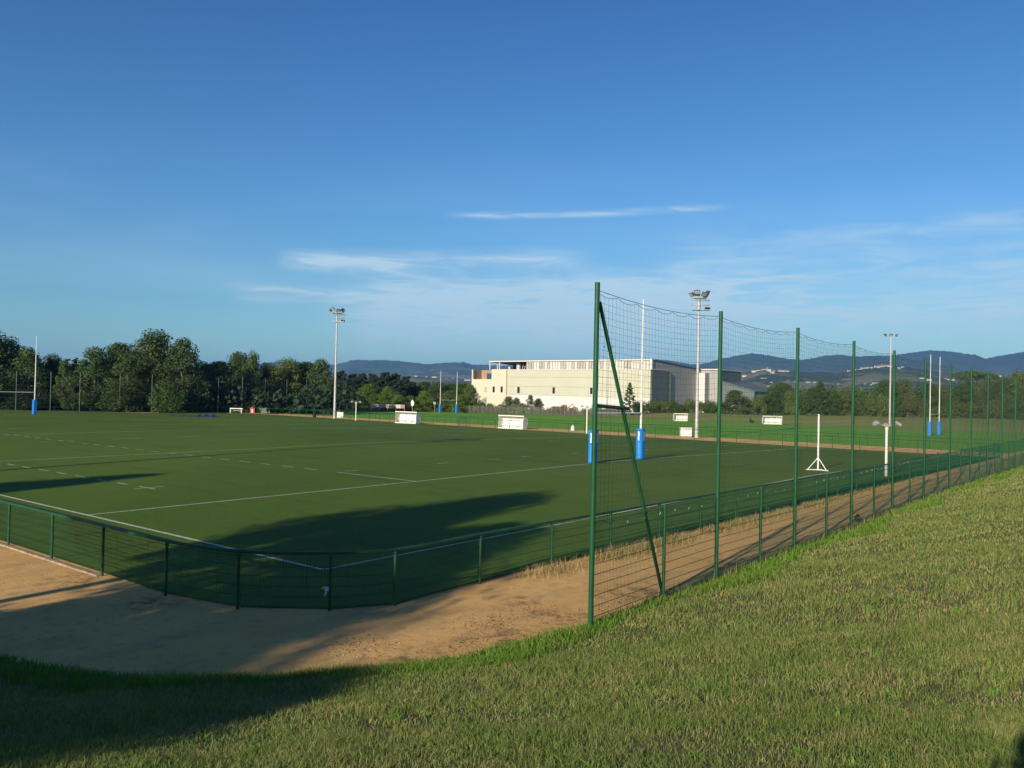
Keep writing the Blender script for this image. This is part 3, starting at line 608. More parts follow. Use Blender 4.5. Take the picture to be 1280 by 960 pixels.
# ------------------------------------------------------------------ rugby goals
def goal(loc, rz, label, Hh=10.5, hw=2.8, printed=False, one=None):
    r = empty('rugby_goal', loc, rz); tag(r, label, 'rugby posts', 'rugby goals')
    for s_ in (-1, 1):
        p = MB().tube([(s_*hw, 0, -.3), (s_*hw, 0, Hh*.5), (s_*hw, 0, Hh)], [.075, .065, .035], 12).build('upright', M['white'], r)
        b = MB(); n_ = 12; poly = []
        cc, hs2 = .06, .24
        for x, y in ((-hs2+cc, -hs2), (hs2-cc, -hs2), (hs2, -hs2+cc), (hs2, hs2-cc), (hs2-cc, hs2), (-hs2+cc, hs2), (-hs2, hs2-cc), (-hs2, -hs2+cc)): poly.append((s_*hw+x, y))
        b.prism(poly, 'z', .02, 2.0); pad = b.build('pad', M['bluepad'], r)
        if printed:
            # illegible sponsor print: white strokes running up the pad above pale slanting hatch, on two faces
            for face in (0, 1):
                g1 = MB(); g2 = MB()
                def put(g_, u, z0, w_, h_, sl=0.):
                    pts = [(u-w_/2, z0), (u+w_/2, z0), (u+w_/2+sl, z0+h_), (u-w_/2+sl, z0+h_)]
                    if face == 0: g_.quad(*[(s_*hw+a, -hs2-.004, zz) for a, zz in pts])
                    else: g_.quad(*[(s_*hw-hs2-.004, -a, zz) for a, zz in pts])
                rr_ = random.Random(3)
                zz = 1.22
                for k in range(8): put(g1, rr_.uniform(-.02, .02), zz, rr_.uniform(.06, .13), .06, rr_.uniform(-.02, .02)); zz += .075
                for k in range(9): put(g2, -.06, .12+k*.11, .05, .10, .11); put(g2, .08, .14+k*.11, .03, .08, .05)
                g1.build('lettering', M['print'], pad); g2.build('hatch_print', M['padlight'], pad)
    MB().tube([(-hw, 0, 3.0), (hw, 0, 3.0)], .05, 10).build('crossbar', M['white'], r)
    return r
goal((0, W/2, crown(W/2)), math.pi/2, "near rugby goal with white posts and blue printed pads behind the net", printed=True)
goal((-94.7, W/2, crown(W/2)), math.pi/2, 'far rugby goal at the left edge of the picture in front of dark trees', 10.7)
goal((-107.3, 131.0, -.03), math.pi/2, 'distant rugby goal on the natural pitch left of the white building', 9.8)
goal((-.6, 119.0, -.03), math.pi/2, 'rugby goal with pale blue pads on the natural pitch at the right below the hills', 11.4)
# ------------------------------------------------------------------ floodlight masts
def floodlight(head_angles, spread, cage, H, loc, label, rise=0., rz=0.):
    r = empty('floodlight_mast', loc, rz); tag(r, label, 'floodlight mast', 'floodlight masts')
    MB().tube([(0, 0, -.2), (0, 0, H*.5), (0, 0, H-.2)], [.21, .155, .10], 14).build('pole', M['galv'], r)
    MB().tube([(0, 0, 0), (0, 0, .06)], .32, 12).build('base_plate', M['galv'], r)
    if len(head_angles) > 3:
        fr = MB(); ring = [(spread*.55*math.cos(i*math.pi/6), spread*.55*math.sin(i*math.pi/6), H-.35) for i in range(12)]; fr.tube(ring, .035, 5, closed=True)
        for i in range(0, 12, 3): fr.tube([(0, 0, H-.35), ring[i]], .03, 5)
        for a in head_angles: fr.tube([(0, 0, H-.33), (spread*math.cos(a), spread*math.sin(a), H-.33)], .04, 5)
        fr.build('head_frame', M['galv'], r)
    else:
        fr = MB().tube([(-spread, 0, H-.25), (spread, 0, H-.25)], .045, 6); fr.tube([(0, 0, H-.4), (0, 0, H-.2)], .05, 6); fr.build('head_frame', M['galv'], r)
    for k, a in enumerate(head_angles):
        if len(head_angles) > 3: c = Vector((spread*math.cos(a), spread*math.sin(a), H+.02+(.22 if k % 2 else 0)))
        else: c = Vector(((k-1)*spread, 0, H)); a = [math.pi, -math.pi/2, 0][k]
        lm_ = MB(); dirv = Vector((math.cos(a), math.sin(a), 0)); sd_ = Vector((-math.sin(a), math.cos(a), 0)); up = (Vector((0, 0, 1))*.8+dirv*.6).normalized(); nrm = (dirv*.8-Vector((0, 0, 1))*.6)
        vs = []
        for t_, hw_, hh_ in ((0, .34, .26), (-.30, .16, .13)):
            for sx, sz in ((-1, -1), (1, -1), (1, 1), (-1, 1)): vs.append(c+nrm*t_+sd_*(sx*hw_)+up*(sz*hh_))
        lm_.add(vs, [(0, 1, 2, 3), (7, 6, 5, 4), (0, 4, 5, 1), (1, 5, 6, 2), (2, 6, 7, 3), (3, 7, 4, 0)])
        lamp = lm_.build('lamp_head', M['lamp'], r)
        gl = MB(); gl.quad(*[c+nrm*.01+sd_*(sx*.29)+up*(sz*.21) for sx, sz in ((-1, -1), (1, -1), (1, 1), (-1, 1))]); gl.build('lamp_glass', M['lampglass'], lamp, fix=False)
    if cage:
        cg = MB(); z0 = H-1.65
        cg.box((.25, 0, z0), (1.9, .8, .07))
        for zz in (z0+.55, z0+1.1):
            cg.tube([(-.7, -.4, zz), (1.2, -.4, zz), (1.2, .4, zz), (-.7, .4, zz)], .02, 4, closed=True)
        for x in (-.7, .25, 1.2):
            for y in (-.4, .4): cg.tube([(x, y, z0), (x, y, z0+1.35)], .02, 4)
        cg.build('service_cage', M['galv'], r)
        MB().box((.95, 0, z0+.16), (.5, .6, .28)).build('control_box', M['dark'], r)
A5 = [R(a) for a in (200, 245, 290, 335, 30, 90)]
floodlight(A5, 1.15, True, 17.3, (-79.6, 74.9, 0), 'floodlight mast on the far path in front of dark trees at left', rz=YAW)
floodlight(A5, 1.05, True, 16.1, (-15.45, 74.4, 0), 'floodlight mast on the far path right of the white building, behind the net', rz=YAW)
floodlight(A5, 1.1, True, 16.6, (-15.8, -5.3, 0), 'floodlight mast on the near path beyond the left edge whose shadow crosses the pitch', rz=0)
floodlight(A5, 1.1, True, 17.0, (-79.6, -5.3, 0), 'second floodlight mast on the near path far beyond the left edge', rz=0)
floodlight([0, 0, 0], 1.15, False, 17.2, (-15.9, 154, 0), 'floodlight mast with three lamps on a crossbar behind the right natural pitch', rz=YAW)
floodlight([0, 0, 0], 1.2, False, 17.4, (-88.7, 170.5, 0), 'slender floodlight mast in front of the lime green hall, seen through the net', rz=YAW)
# short white columns with small spotlights
def column_lamp(loc, label, h=3.1, rz=0.):
    r = empty('spotlight_column', loc, rz); tag(r, label, 'lamp post', 'short white spotlight columns')
    MB().tube([(0, 0, -.2), (0, 0, h*.9), (0, 0, h)], [.075, .07, .10], 10).build('column', M['white'], r)
    b = MB().tube([(-.75, 0, h+.18), (0, 0, h+.02), (.75, 0, h+.16)], .022, 6); b.build('cross_arm', M['galv'], r)
    for s_ in (-1, 0, 1):
        c = Vector((s_*.62, -.05, h+.17 if s_ else h+.08)); g_ = MB(); g_.prism([(-.17, -.05), (.17, -.05), (.12, .08), (-.12, .08)], 'y', -.10, .12); o_ = g_.build('spotlight', M['galv'], r, c); o_.rotation_euler = (R(20), R(s_*28), 0)
column_lamp((15.0, 36.45, 0), 'white spotlight column inside the right hand barrier beside the tall fence', 3.0, YAW)
column_lamp((-69.7, 70.9, .0), 'small white spotlight column left of the first dugout on the far side', 2.7, YAW)
column_lamp((-27.4, 70.0, 0), 'white spotlight column on the far side just left of the tall braced pole', 3.05, YAW)
# white free-standing post on tripod feet
r = empty('training_post', (10.97, 37.3, .0), YAW); tag(r, 'freestanding white post on splayed feet standing on the pitch by the right barrier', 'training post')
r.location.z = 0.25
MB().tube([(0, 0, 0), (0, 0, 3.3)], .055, 10).build('post', M['white'], r)
for a in (0, 120, 240):
    dx_, dy_ = math.cos(R(a+180)), math.sin(R(a+180)); MB().tube([(dx_*.62, dy_*.62, .02), (0, 0, .75)], .028, 8).build('leg', M['white'], r)
    MB().box((dx_*.62, dy_*.62, .02), (.16, .16, .04)).build('foot', M['white'], r)
b = MB(); b.box((-.33, 0, .03), (.66, .07, .05), 0); b.box((.17, .3, .03), (.66, .07, .05), R(60)); b.box((.17, -.3, .03), (.66, .07, .05), R(-60)); b.build('base_bars', M['white'], r)
MB().tube([(-.06, 0, 3.22), (.06, 0, 3.34)], .03, 6).build('cap', M['dark'], r)
# ------------------------------------------------------------------ dugouts
def dugout(loc, rz, L, H, label):
    r = empty('dugout', loc, rz); tag(r, label, 'dugout', 'white team dugouts')
    prof = [(.10, H), (.40, H*1.0), (.75, H*.93), (.98, H*.78), (1.06, H*.60), (1.02, H*.40), (.90, H*.20), (.80, .08)]
    n_ = 5
    for k in range(3):
        b = MB(); x0 = L*k/3+.03; x1 = L*(k+1)/3-.03
        for (y0, z0), (y1, z1) in zip(prof[:-1], prof[1:]): b.add([(x0, y0, z0), (x1, y0, z0), (x1, y1, z1), (x0, y1, z1), (x0, y0+.02, z0-.03), (x1, y0+.02, z0-.03), (x1, y1-.03, z1-.01), (x0, y1-.03, z1-.01)], [(0, 1, 2, 3), (7, 6, 5, 4), (0, 4, 5, 1), (3, 2, 6, 7), (0, 3, 7, 4), (1, 5, 6, 2)])
        b.build('shell_panel', M['whiteplastic'], r)
    for k in range(4):
        MB().tube([(L*k/3, y, z_) for y, z_ in prof], .035, 6).build('rib', M['galv'], r)
    for xx_ in (0.0, L):
        poly = [(y, z_) for y, z_ in prof]+[(.10, .08), (.02, H*.45)]
        inner = MB(); inner.prism(poly, 'x', xx_-.012, xx_+.012); inner.build('side_panel', M['whiteplastic'], r)
    MB().box((L/2, .10, H+.01), (L+.15, .07, .12)).build('roof_lip', M['whiteplastic'], r)
    MB().box((L/2, .80, .40), (L-.12, .34, .05)).build('bench', M['whiteplastic'], r)
    for k in range(4): MB().box((.1+(L-.2)*k/3, .80, .19), (.05, .26, .37)).build('bench_leg', M['galv'], r)
    MB().box((L/2, -.02, .06), (L, .10, .12)).build('base_frame', M['whiteplastic'], r)
    return r
dugout((-61.2, 71.0, 0), R(8), 3.7, 1.62, 'white curved dugout on the far touchline, left of the two in front of the path')
dugout((-42.6, 71.9, 0), R(4), 3.9, 1.66, 'white curved dugout on the far touchline nearer the braced pole')
dugout((-53.0, 139.5, 0), R(38), 2.7, 1.45, 'small white dugout on the rear bank seen left of the second floodlight mast')
dugout((-35.2, 141.4, 0), R(35), 3.5, 1.5, 'white dugout on the rear bank seen right of the second tall pole')
# cabinets, bin, dark bags
def cabinet(loc, sz, label, rz=0., mat='whiteplastic', cat='cabinet'):
    r = empty('cabinet', loc, rz); tag(r, label, cat)
    MB().box((0, 0, sz[2]/2+.05), (sz[0], sz[1], sz[2]-.1)).build('body', M[mat], r); MB().box((0, 0, sz[2]+.025), (sz[0]+.08, sz[1]+.08, .05)).build('lid', M[mat], r)
    MB().box((0, 0, .0), (sz[0]-.06, sz[1]-.06, .1)).build('plinth', M['concrete'], r)
    for s_ in (-1, 1): MB().box((s_*sz[0]*.245, -sz[1]/2-.008, sz[2]*.5+.04), (sz[0]*.46, .016, sz[2]*.78)).build('door', M[mat], r)
cabinet((-80.9, 77.2, 0), (1.0, .7, .95), 'white electrical cabinet right of the first floodlight mast', YAW)
cabinet((-16.9, 74.6, 0), (1.25, .7, 1.02), 'white electrical cabinet left of the second floodlight mast', YAW)
r = empty('litter_bin', (-83.6, 74.0, 0)); tag(r, 'dark litter bin on the far path left of the first floodlight mast', 'bin'); MB().tube([(0, 0, 0), (0, 0, .8)], [.26, .29], 12).build('body', M['dark'], r); MB().tube([(0, 0, .8), (0, 0, .9)], [.3, .24], 12).build('lid', M['dark'], r)
def bag(loc, h, r0, label):
    b = MB().tube([(0, 0, 0), (.02, 0, h*.35), (-.03, 0, h*.7), (.02, 0, h*.88), (.03, 0, h)], [r0*.9, r0, r0*.8, r0*.35, r0*.5], 9); o_ = b.build('bag', M['dark'], None, loc); tag(o_, label, 'bag')
bx, by = at_depth(938.5, 168); bag((bx, by, .1), .85, .24, 'taller of two dark bags on the grass left of the right rear dugout'); bx, by = at_depth(941.5, 168); bag((bx, by, .1), .38, .28, 'low dark bag beside a taller one left of the right rear dugout')
# blue tarpaulins on the far pitch
b = MB(); n1, n2 = 16, 6
for (cx_, cy2, lx_, ly_, hz_, rz_) in [(-88.6, 57.9, 3.4, 1.5, .42, .75), (-90.9, 55.0, 5.2, 1.0, .12, .75)]:
    vs = []
    for i in range(n1+1):
        for j in range(n2+1):
            u, v = i/n1-.5, j/n2-.5; x_, y_ = u*lx_, v*ly_*(1+.3*math.sin(i*1.7)); zz = hz_*(max(0, 1-4*v*v))*(.55+.45*math.sin(i*1.3+cx_))*(1-(2*u)**6)+.02
            vs.append((cx_+x_*math.cos(rz_)-y_*math.sin(rz_), cy2+x_*math.sin(rz_)+y_*math.cos(rz_), crown(cy2)+zz))
    b.add(vs, [(i*(n2+1)+j, (i+1)*(n2+1)+j, (i+1)*(n2+1)+j+1, i*(n2+1)+j+1) for i in range(n1) for j in range(n2)], smooth=True)
tag(b.build('tarpaulin', M['tarp']), 'crumpled dark blue tarpaulin lying on the far end of the pitch', 'tarpaulin')
# small folded goal with rounded white sides
gx, gy = -106.6, 74.4; r = empty('small_goal', (gx, gy, 0), YAW); tag(r, "low white mini goal with rounded side frames at the path's far left end", 'mini goal')
for s_ in (-1, 1):
    MB().tube([(s_*1.0, .25*math.cos(t_*math.pi/8), .42+.40*math.sin(t_*math.pi/8)) for t_ in range(16)], .10, 8, closed=True).build('side_frame', M['white'], r)
    MB().box((s_*1.0, 0, .42), (.14, .42, .62)).build('side_panel', M['white'], r)
MB().box((0, 0, .88), (2.3, .2, .16)).build('top_bar', M['white'], r); b = MB(); b.tube([(-1, .2, .3), (1, .2, .7)], .03, 5); b.tube([(-1, .2, .7), (1, .2, .3)], .03, 5); b.build('net_brace', M['galv'], r)
gx, gy = -104.6, 76.4; r = empty('scrum_pad', (gx, gy, 0), YAW); tag(r, 'red and white padded tackle shield standing beside the mini goal', 'tackle shield')
for k in range(2): MB().box((-.28+.56*k, 0, .55), (.26, .22, 1.0)).build('pad', M['red'], r)
MB().box((0, -.02, .5), (.26, .2, .7)).build('centre_panel', M['boardw'], r); MB().tube([(0, 0, .9), (0, 0, 1.12), (.04, 0, 1.3)], [.14, .18, .09], 8).build('top_roll', M['red'], r)
r = empty('wind_screen', (-103.9, 78.5, 0), YAW); tag(r, 'grey green netting panel on the barrier right of the red tackle shield', 'screen')
MB().box((0, 0, .62), (1.9, .03, .95)).build('sheet', simple('faded netting', (.12, .19, .15), .8), r)
for s_ in (-1, 1): MB().tube([(s_*.97, 0, 0), (s_*.97, 0, 1.15)], .03, 6).build('post', M['green'], r)
# bright waste can by the second dugout
b = MB().tube([(0, 0, 0), (0, 0, .5), (.02, 0, .72)], [.28, .22, .05], 8); o = b.build('traffic_cone_bag', M['cloth'], None, (-33.5, 75.9, .0)); o.name = 'waste_sack'; tag(o, 'pale grey sack leaning in the grass behind the far barrier, right of the dugouts', 'sack')
# advertising boards
rx, ry = at_depth(485, 196); r = empty('advertising_boards', (rx, ry, 0), YAW+.02); tag(r, "row of alternating white and faded red boards left of the oval sign", 'advertising boards')
for k in range(8):
    x = -3.5+k*1.0; MB().box((x, 0, 1.25), (.98 if k % 2 == 0 else .94, .05, .86), 0).build('board', M['boardw'] if k % 2 == 0 else M['pink'], r)
    if k % 2 == 0:
        g1 = MB(); rr_ = random.Random(k)
        for q in range(3): g1.box((x+rr_.uniform(-.08, .08), -.03, 1.05+q*.2), (rr_.uniform(.45, .7), .006, .07))
        g1.build('faded_print', simple('faded print', (.36, .34, .33), .7), r)
for k in range(5): MB().tube([(-3.9+k*1.95, .05, 0), (-3.9+k*1.95, .05, 1.7)], .04, 6).build('post', M['galv'], r)
rx, ry = at_depth(515.8, 200); r = empty('round_sign', (rx, ry, 0), YAW); tag(r, 'tall oval white sign on a post right of the row of boards', 'sign')
MB().tube([(0, 0, 0), (0, 0, 3.0)], .05, 6).build('post', M['galv'], r); MB().prism([(.36*math.cos(a*math.pi/10), 2.05+.72*math.sin(a*math.pi/10)) for a in range(20)], 'y', -.04, .04).build('plate', M['whiteplastic'], r)
rx, ry = at_depth(543.6, 205); r = empty('small_sign', (rx, ry, 0), YAW); tag(r, 'small grey sign plate left of the distant goal post pad', 'sign'); MB().tube([(0, 0, 0), (0, 0, 2.3)], .05, 6).build('post', M['galv'], r); MB().box((0, -.05, 2.1), (.55, .03, .6)).build('plate', M['boardw'], r)
# ------------------------------------------------------------------ sports hall
YB = 205.
def on_wall(x, y, Yp=YB):
    d = Fv+Rv*((x-640)/FPX)-Uv*((y-480)/FPX); t_ = (Yp-CY)/d.y; return CX+d.x*t_, CZ+d.z*t_
bl = empty('sports_hall', (-97, YB, 0)); tag(bl, 'large sports hall with cream end block, lime clad wall, white base and corrugated upper band', 'building')
def W3(mb_, name, mat, **k): return link(name, mb_.mesh(name, mat), bl, (97, -YB, 0))
XL = on_wall(589.5, 480)[0]; XJ = on_wall(632.5, 480)[0]; XR = on_wall(813, 480)[0]
ZT = on_wall(720, 461.5)[1]; ZTL = on_wall(610, 462)[1]; ZB = on_wall(690, 494.5)[1]; ZC = on_wall(760, 451)[1]
xn0 = on_wall(591.5, 470)[0]; xn1 = on_wall(614.5, 470)[0]; zn = on_wall(600, 474)[1]
# cream block as wall pieces round the terrace notch
m_ = MB(); m_.box(((XL+XJ)/2, YB+6, zn/2-.3), (XJ-XL, 12, zn+.6)); W3(m_, 'cream_wall', M['cream'])
m_ = MB(); m_.box(((xn1+XJ)/2+.0, YB+6.003, (zn+ZTL)/2), (XJ-xn1, 11.99, ZTL-zn)); W3(m_, 'cream_wall', M['cream'])
m_ = MB(); m_.box((XL+.25, YB+.35, (zn+ZTL)/2), (.5, .7, ZTL-zn)); W3(m_, 'terrace_pier', M['cream'])
# terrace back wall with a hole through which the hills show
xh0, zh0 = on_wall(597, 473.5); xh1, zh1 = on_wall(609, 466)
m_ = MB(); yb_ = YB+5.0
m_.box(((XL+xh0)/2, yb_, (zn+ZTL)/2), (xh0-XL, .3, ZTL-zn)); m_.box(((xh1+xn1)/2-.01, yb_, (zn+ZTL)/2), (xn1-xh1-.02, .3, ZTL-zn)); m_.box(((xh0+xh1)/2, yb_, (zh1+ZTL)/2), (xh1-xh0-.004, .29, ZTL-zh1)); W3(m_, 'terrace_wall', M['brown'])
m_ = MB(); m_.box((XL+.15, YB+2.9, (zn+ZTL)/2), (.28, 4.2, ZTL-zn-.02)); W3(m_, 'terrace_wall', M['brown'])
m_ = MB(); m_.box((on_wall(609.8, 470)[0]+.2, YB+4.7, (zn+zh1)/2), (.35, .25, zh1-zn)); W3(m_, 'terrace_column', M['wallwhite'])
# windows: frame + pane (+ recess)
def win(x, y0, y1, wpx, lit=False, parent=None):
    xa, z1 = on_wall(x-wpx/2, y0); xb, z0 = on_wall(x+wpx/2, y1)
    f_ = MB(); cx_, w_, h_ = (xa+xb)/2, xb-xa, z1-z0; zc_ = (z0+z1)/2
    for s_ in (-1, 1): f_.box((cx_+s_*(w_/2+.05), YB-.04, zc_), (.10, .14, h_+.2)); f_.box((cx_, YB-.04, zc_+s_*(h_/2+.05)), (w_-.01, .13, .10))
    fr = W3(f_, 'window', M['wallwhite']); p_ = MB().box((cx_, YB-.012, zc_), (w_, .03, h_)); q_ = link('pane', p_.mesh('pane', M['pane'] if not lit else M['lampglass']), fr)
    if lit:
        c_ = MB().box((cx_, YB-.045, zc_), (w_*.9, .03, .12)); link('glazing_bar', c_.mesh('glazing_bar', M['boardw']), fr)
win(607.3, 483.5, 490, 2.6, True); win(617.3, 483, 490.5, 2.6); win(627.3, 483, 490.5, 2.6); win(607.5, 496, 502, 2.4, True)
for xw in (648.3, 692.3, 739.3, 788): win(xw, 483.5+(xw-648)*.012, 491.5+(xw-648)*.012, 3.0)
m_ = MB(); m_.box((on_wall(624, 468.5)[0], YB-.03, on_wall(624, 468.5)[1]), (.35, .1, .12)); m_.box((on_wall(618, 496.5)[0], YB-.03, on_wall(618, 496.5)[1]), (.35, .1, .15)); m_.box((on_wall(690, 499)[0], YB-.06, on_wall(690, 499)[1]), (.4, .12, .2)); m_.box((on_wall(736, 500)[0], YB-.06, on_wall(736, 500)[1]), (.4, .12, .2)); W3(m_, 'wall_lights', M['dark'])
# main lime wall: three courses of panels separated by joints, then the white base
zs = [ZB, on_wall(690, 483.5)[1], on_wall(690, 471.5)[1], ZT-.25]
for za, zb_ in zip(zs[:-1], zs[1:]):
    npan = 5
    for k in range(npan):
        a_ = XJ+.5+(XR-XJ-.5)*k/npan; b__ = XJ+.5+(XR-XJ-.5)*(k+1)/npan
        m_ = MB().box(((a_+b__)/2, YB+.15, (za+zb_)/2), (b__-a_-.02, .3, zb_-za-.05)); W3(m_, 'wall_panel', M['panel'])
m_ = MB(); m_.box(((XJ+XR)/2, YB+6.4, ZT/2-.2), (XR-XJ-.1, 12.1, ZT-.3)); W3(m_, 'wall_core', M['joint'])
m_ = MB(); m_.box((XJ+.27, YB+.2, (ZT)/2), (.46, .5, ZT-.02)); W3(m_, 'corner_joint', M['brown'])
nb = 6
for k in range(nb):
    a_ = XJ+.5+(XR-XJ-.5)*k/nb; b__ = XJ+.5+(XR-XJ-.5)*(k+1)/nb; m_ = MB().box(((a_+b__)/2, YB+.1, ZB/2-.1), (b__-a_-.03, .44, ZB+.12)); W3(m_, 'base_panel', M['wallwhite'])
m_ = MB(); m_.box(((XJ+XR)/2, YB+.12, ZT-.11), (XR-XJ+.1, .5, .22)); W3(m_, 'coping', M['wallwhite'])
# right return of the front block (faces +X, its shade put into the dark grey)
Y1 = YB+10
m_ = MB(); m_.box((XR+.12, YB+5.2, ZT/2-.2), (.2, 9.4, ZT+.1)); W3(m_, 'side_wall', M['greydark_shade'])
m_ = MB(); m_.box((XR+.10, YB+5.2, ZT+.0), (.34, 9.5, .22)); W3(m_, 'side_coping', M['wallwhite'])
# upper band and roof
XC0 = on_wall(658, 455, YB+2)[0]; XC1 = on_wall(816, 455, YB+2)[0]; z451 = on_wall(760, 451, YB+2)[1]; z449 = on_wall(816, 449.2, YB+2)[1]
npan = 44
for k in range(npan):
    a_ = XC0+(XC1-XC0)*k/npan; b__ = XC0+(XC1-XC0)*(k+1)/npan; rr_ = random.Random(k)
    m_ = MB().box(((a_+b__)/2, YB+2+rr_.uniform(-.03, .03), (ZT+z451)/2), (b__-a_-.16, .2, z451-ZT)); W3(m_, 'corrugated_sheet', M['corru'] if rr_.random() < .68 else M['rust'])
m_ = MB(); m_.box(((XC0+XC1)/2, YB+2.3, (ZT+z451)/2), (XC1-XC0-.1, .2, z451-ZT-.05)); W3(m_, 'band_backing', M['greydark_shade'])
XK0 = on_wall(612.5, 452, YB+2)[0]
m_ = MB(); m_.box(((XK0+XC1)/2, YB+1.75, z451+.18), (XC1-XK0, .6, .34)); W3(m_, 'roof_fascia', M['wallwhite'])
m_ = MB(); m_.box((XC1-.25, YB+1.7, (ZT+z449)/2+.1), (.7, .7, z449-ZT+.3)); W3(m_, 'fascia_end', M['wallwhite'])
# sloping main roof slab from the front band down to the rear
YR = YB+52; zr = on_wall(857, 462.5, YB+33)[1]
zrear = z451+(zr-z451)*(50/31.)
m_ = MB(); m_.add([(XK0, YB+2.1, z451+.02), (XC1, YB+2.1, z451+.02), (XC1, YR, zrear), (XK0, YR, zrear), (XK0, YB+2.1, z451+.30), (XC1, YB+2.1, z451+.30), (XC1, YR, zrear+.28), (XK0, YR, zrear+.28)], [(0, 1, 2, 3), (7, 6, 5, 4), (0, 4, 5, 1), (1, 5, 6, 2), (2, 6, 7, 3), (3, 7, 4, 0)]); W3(m_, 'roof', [M['roofdark']])
m_ = MB(); m_.prism([(YB+2.1, 0), (YR, 0), (YR, zrear), (YB+2.1, z451)], 'x', XC1-.45, XC1-.2); W3(m_, 'hall_side_wall', M['greyclad_shade'])  # grey tone holds the shade on this side
m_ = MB(); m_.prism([(YB+14, 0), (YR, 0), (YR, zrear), (YB+14, z451-.6)], 'x', XC0, XC0+.3); W3(m_, 'hall_inner_wall', M['greydark_shade'])
m_ = MB(); m_.box(((XC0+XC1)/2, YR-.3, zrear/2), (XC1-XC0-1, .5, zrear-.1)); W3(m_, 'hall_rear_wall', M['greydark_shade'])
m_ = MB(); m_.box(((XK0+XC0)/2, YB+12.4, (ZTL+z451)/2-.2), (XC0-XK0-4, .4, z451-ZTL-.5)); W3(m_, 'canopy_back_wall', M['roofdark'])
for xx_ in (612.7, 624.5): m_ = MB().box((on_wall(xx_, 455, YB+2)[0], YB+2, (ZTL+z451)/2), (.28, .28, z451-ZTL)); W3(m_, 'canopy_column', M['wallwhite'])
m_ = MB().box((on_wall(622, 455, YB+9)[0], YB+9, (ZTL+z451)/2-.2), (.25, .25, z451-ZTL-.5)); W3(m_, 'canopy_column', M['wallwhite'])
for xx_, w_, h_ in ((637, 1.0, 1.1), (648.5, 1.7, 2.2), (653, .3, 1.9), (655.5, .3, 1.4)): m_ = MB().tube([(on_wall(xx_, 457, YB+5)[0], YB+5, ZT-.1), (on_wall(xx_, 457, YB+5)[0]+(.4 if w_ < .5 else 0), YB+5, ZT+h_)], w_/2, 8); W3(m_, 'roof_vent', M['galv'])
m_ = MB(); m_.box(((XL+XJ)/2, YB+6, ZTL+.04), (XJ-XL+.1, 12.1, .14)); 
m_ = MB(); m_.box(((xn1+XJ)/2, YB+6, ZTL+.06), (XJ-xn1+.1, 12.1, .12)); W3(m_, 'roof_edge', M['wallwhite'])
# second volume to the right
Y2 = YB+34
X2a = on_wall(850, 470, Y2)[0]; X2b = on_wall(897, 470, Y2)[0]; Z2 = on_wall(880, 462.5, Y2)[1]
a2 = on_wall(874, 480, Y2-1)[0]; b2 = on_wall(884.3, 480, Y2-1)[0]; z2t = on_wall(880, 466.3, Y2-1)[1]
m_ = MB(); m_.box(((X2a+X2b)/2, Y2+9, Z2/2), (X2b-X2a, 17.9, Z2)); W3(m_, 'annex_wall', M['greyclad_shade'])
m_ = MB(); m_.box(((X2a+X2b)/2, Y2+8.8, Z2+.16), (X2b-X2a+.8, 18.6, .32)); W3(m_, 'annex_roof', M['wallwhite'])
m_ = MB(); m_.box(((a2+b2)/2, Y2-.5, z2t/2), (b2-a2, 5, z2t)); W3(m_, 'stair_tower', M['wallwhite'])
m_ = MB(); m_.box((b2+.06, Y2-.5, z2t/2-.05), (.1, 4.9, z2t-.1)); W3(m_, 'tower_side_shade', M['greyclad_shade'])  # grey sheet painting the shaded flank of the white tower
for dx_ in (-3.4, -2.2): m_ = MB().box((a2+dx_, Y2-.2, Z2/2), (.35, .35, Z2-.2)); W3(m_, 'downpipe', M['wallwhite'])
m_ = MB(); m_.box((X2b+.08, Y2+9, Z2/2), (.14, 17.6, Z2-.05)); W3(m_, 'annex_side_wall', M['greydark_shade'])  # darker sheet carries the shade of the annex's +X side
# low lean-to with falling roof
Y3 = YB+36; xa3, za3 = on_wall(903, 477.5, Y3); xb3, zb3 = on_wall(943, 490, Y3)
m_ = MB(); m_.prism([(xa3, -.3), (xb3, -.3), (xb3, zb3), (xa3, za3)], 'y', Y3, Y3+22); W3(m_, 'low_hall', M['greydark_shade'])
m_ = MB(); m_.prism([(xa3, za3+.03), (xb3+.4, zb3+.03), (xb3+.4, zb3+.3), (xa3, za3+.3)], 'y', Y3-.4, Y3+22.4); W3(m_, 'low_hall_roof', M['greydark_shade'])
# ------------------------------------------------------------------ trees
def leaf_quads(C, rad, n, size, rs, flat=.6):
    """n leaf sprays (two-triangle bent quads) scattered in blobs C (k,3) of radius rad (k,)"""
    k = len(C); idx = rs.integers(0, k, n); d = rs.normal(0, 1, (n, 3)); d /= np.linalg.norm(d, axis=1)[:, None]; rr_ = rs.uniform(.25, 1, n)**.5
    P = C[idx]+d*(rad[idx]*rr_)[:, None]*np.array([1, 1, flat+.2])
    nrm = d+rs.normal(0, .6, (n, 3))+np.array([0, 0, .45]); nrm /= np.linalg.norm(nrm, axis=1)[:, None]
    t_ = np.cross(nrm, rs.normal(0, 1, (n, 3))); t_ /= np.linalg.norm(t_, axis=1)[:, None]; b_ = np.cross(nrm, t_); s_ = (size*rs.uniform(.55, 1.35, n))[:, None]
    a = P-t_*s_*.5-nrm*s_*.12; c = P+t_*s_*.5-nrm*s_*.12; u = P+b_*s_*.36; l_ = P-b_*s_*.36
    V = np.stack([a, l_, c, u], 1).reshape(-1, 3); q = np.arange(n)*4
    return V, np.concatenate([np.column_stack([q, q+1, q+3]), np.column_stack([q+1, q+2, q+3])])
PROTO = {}
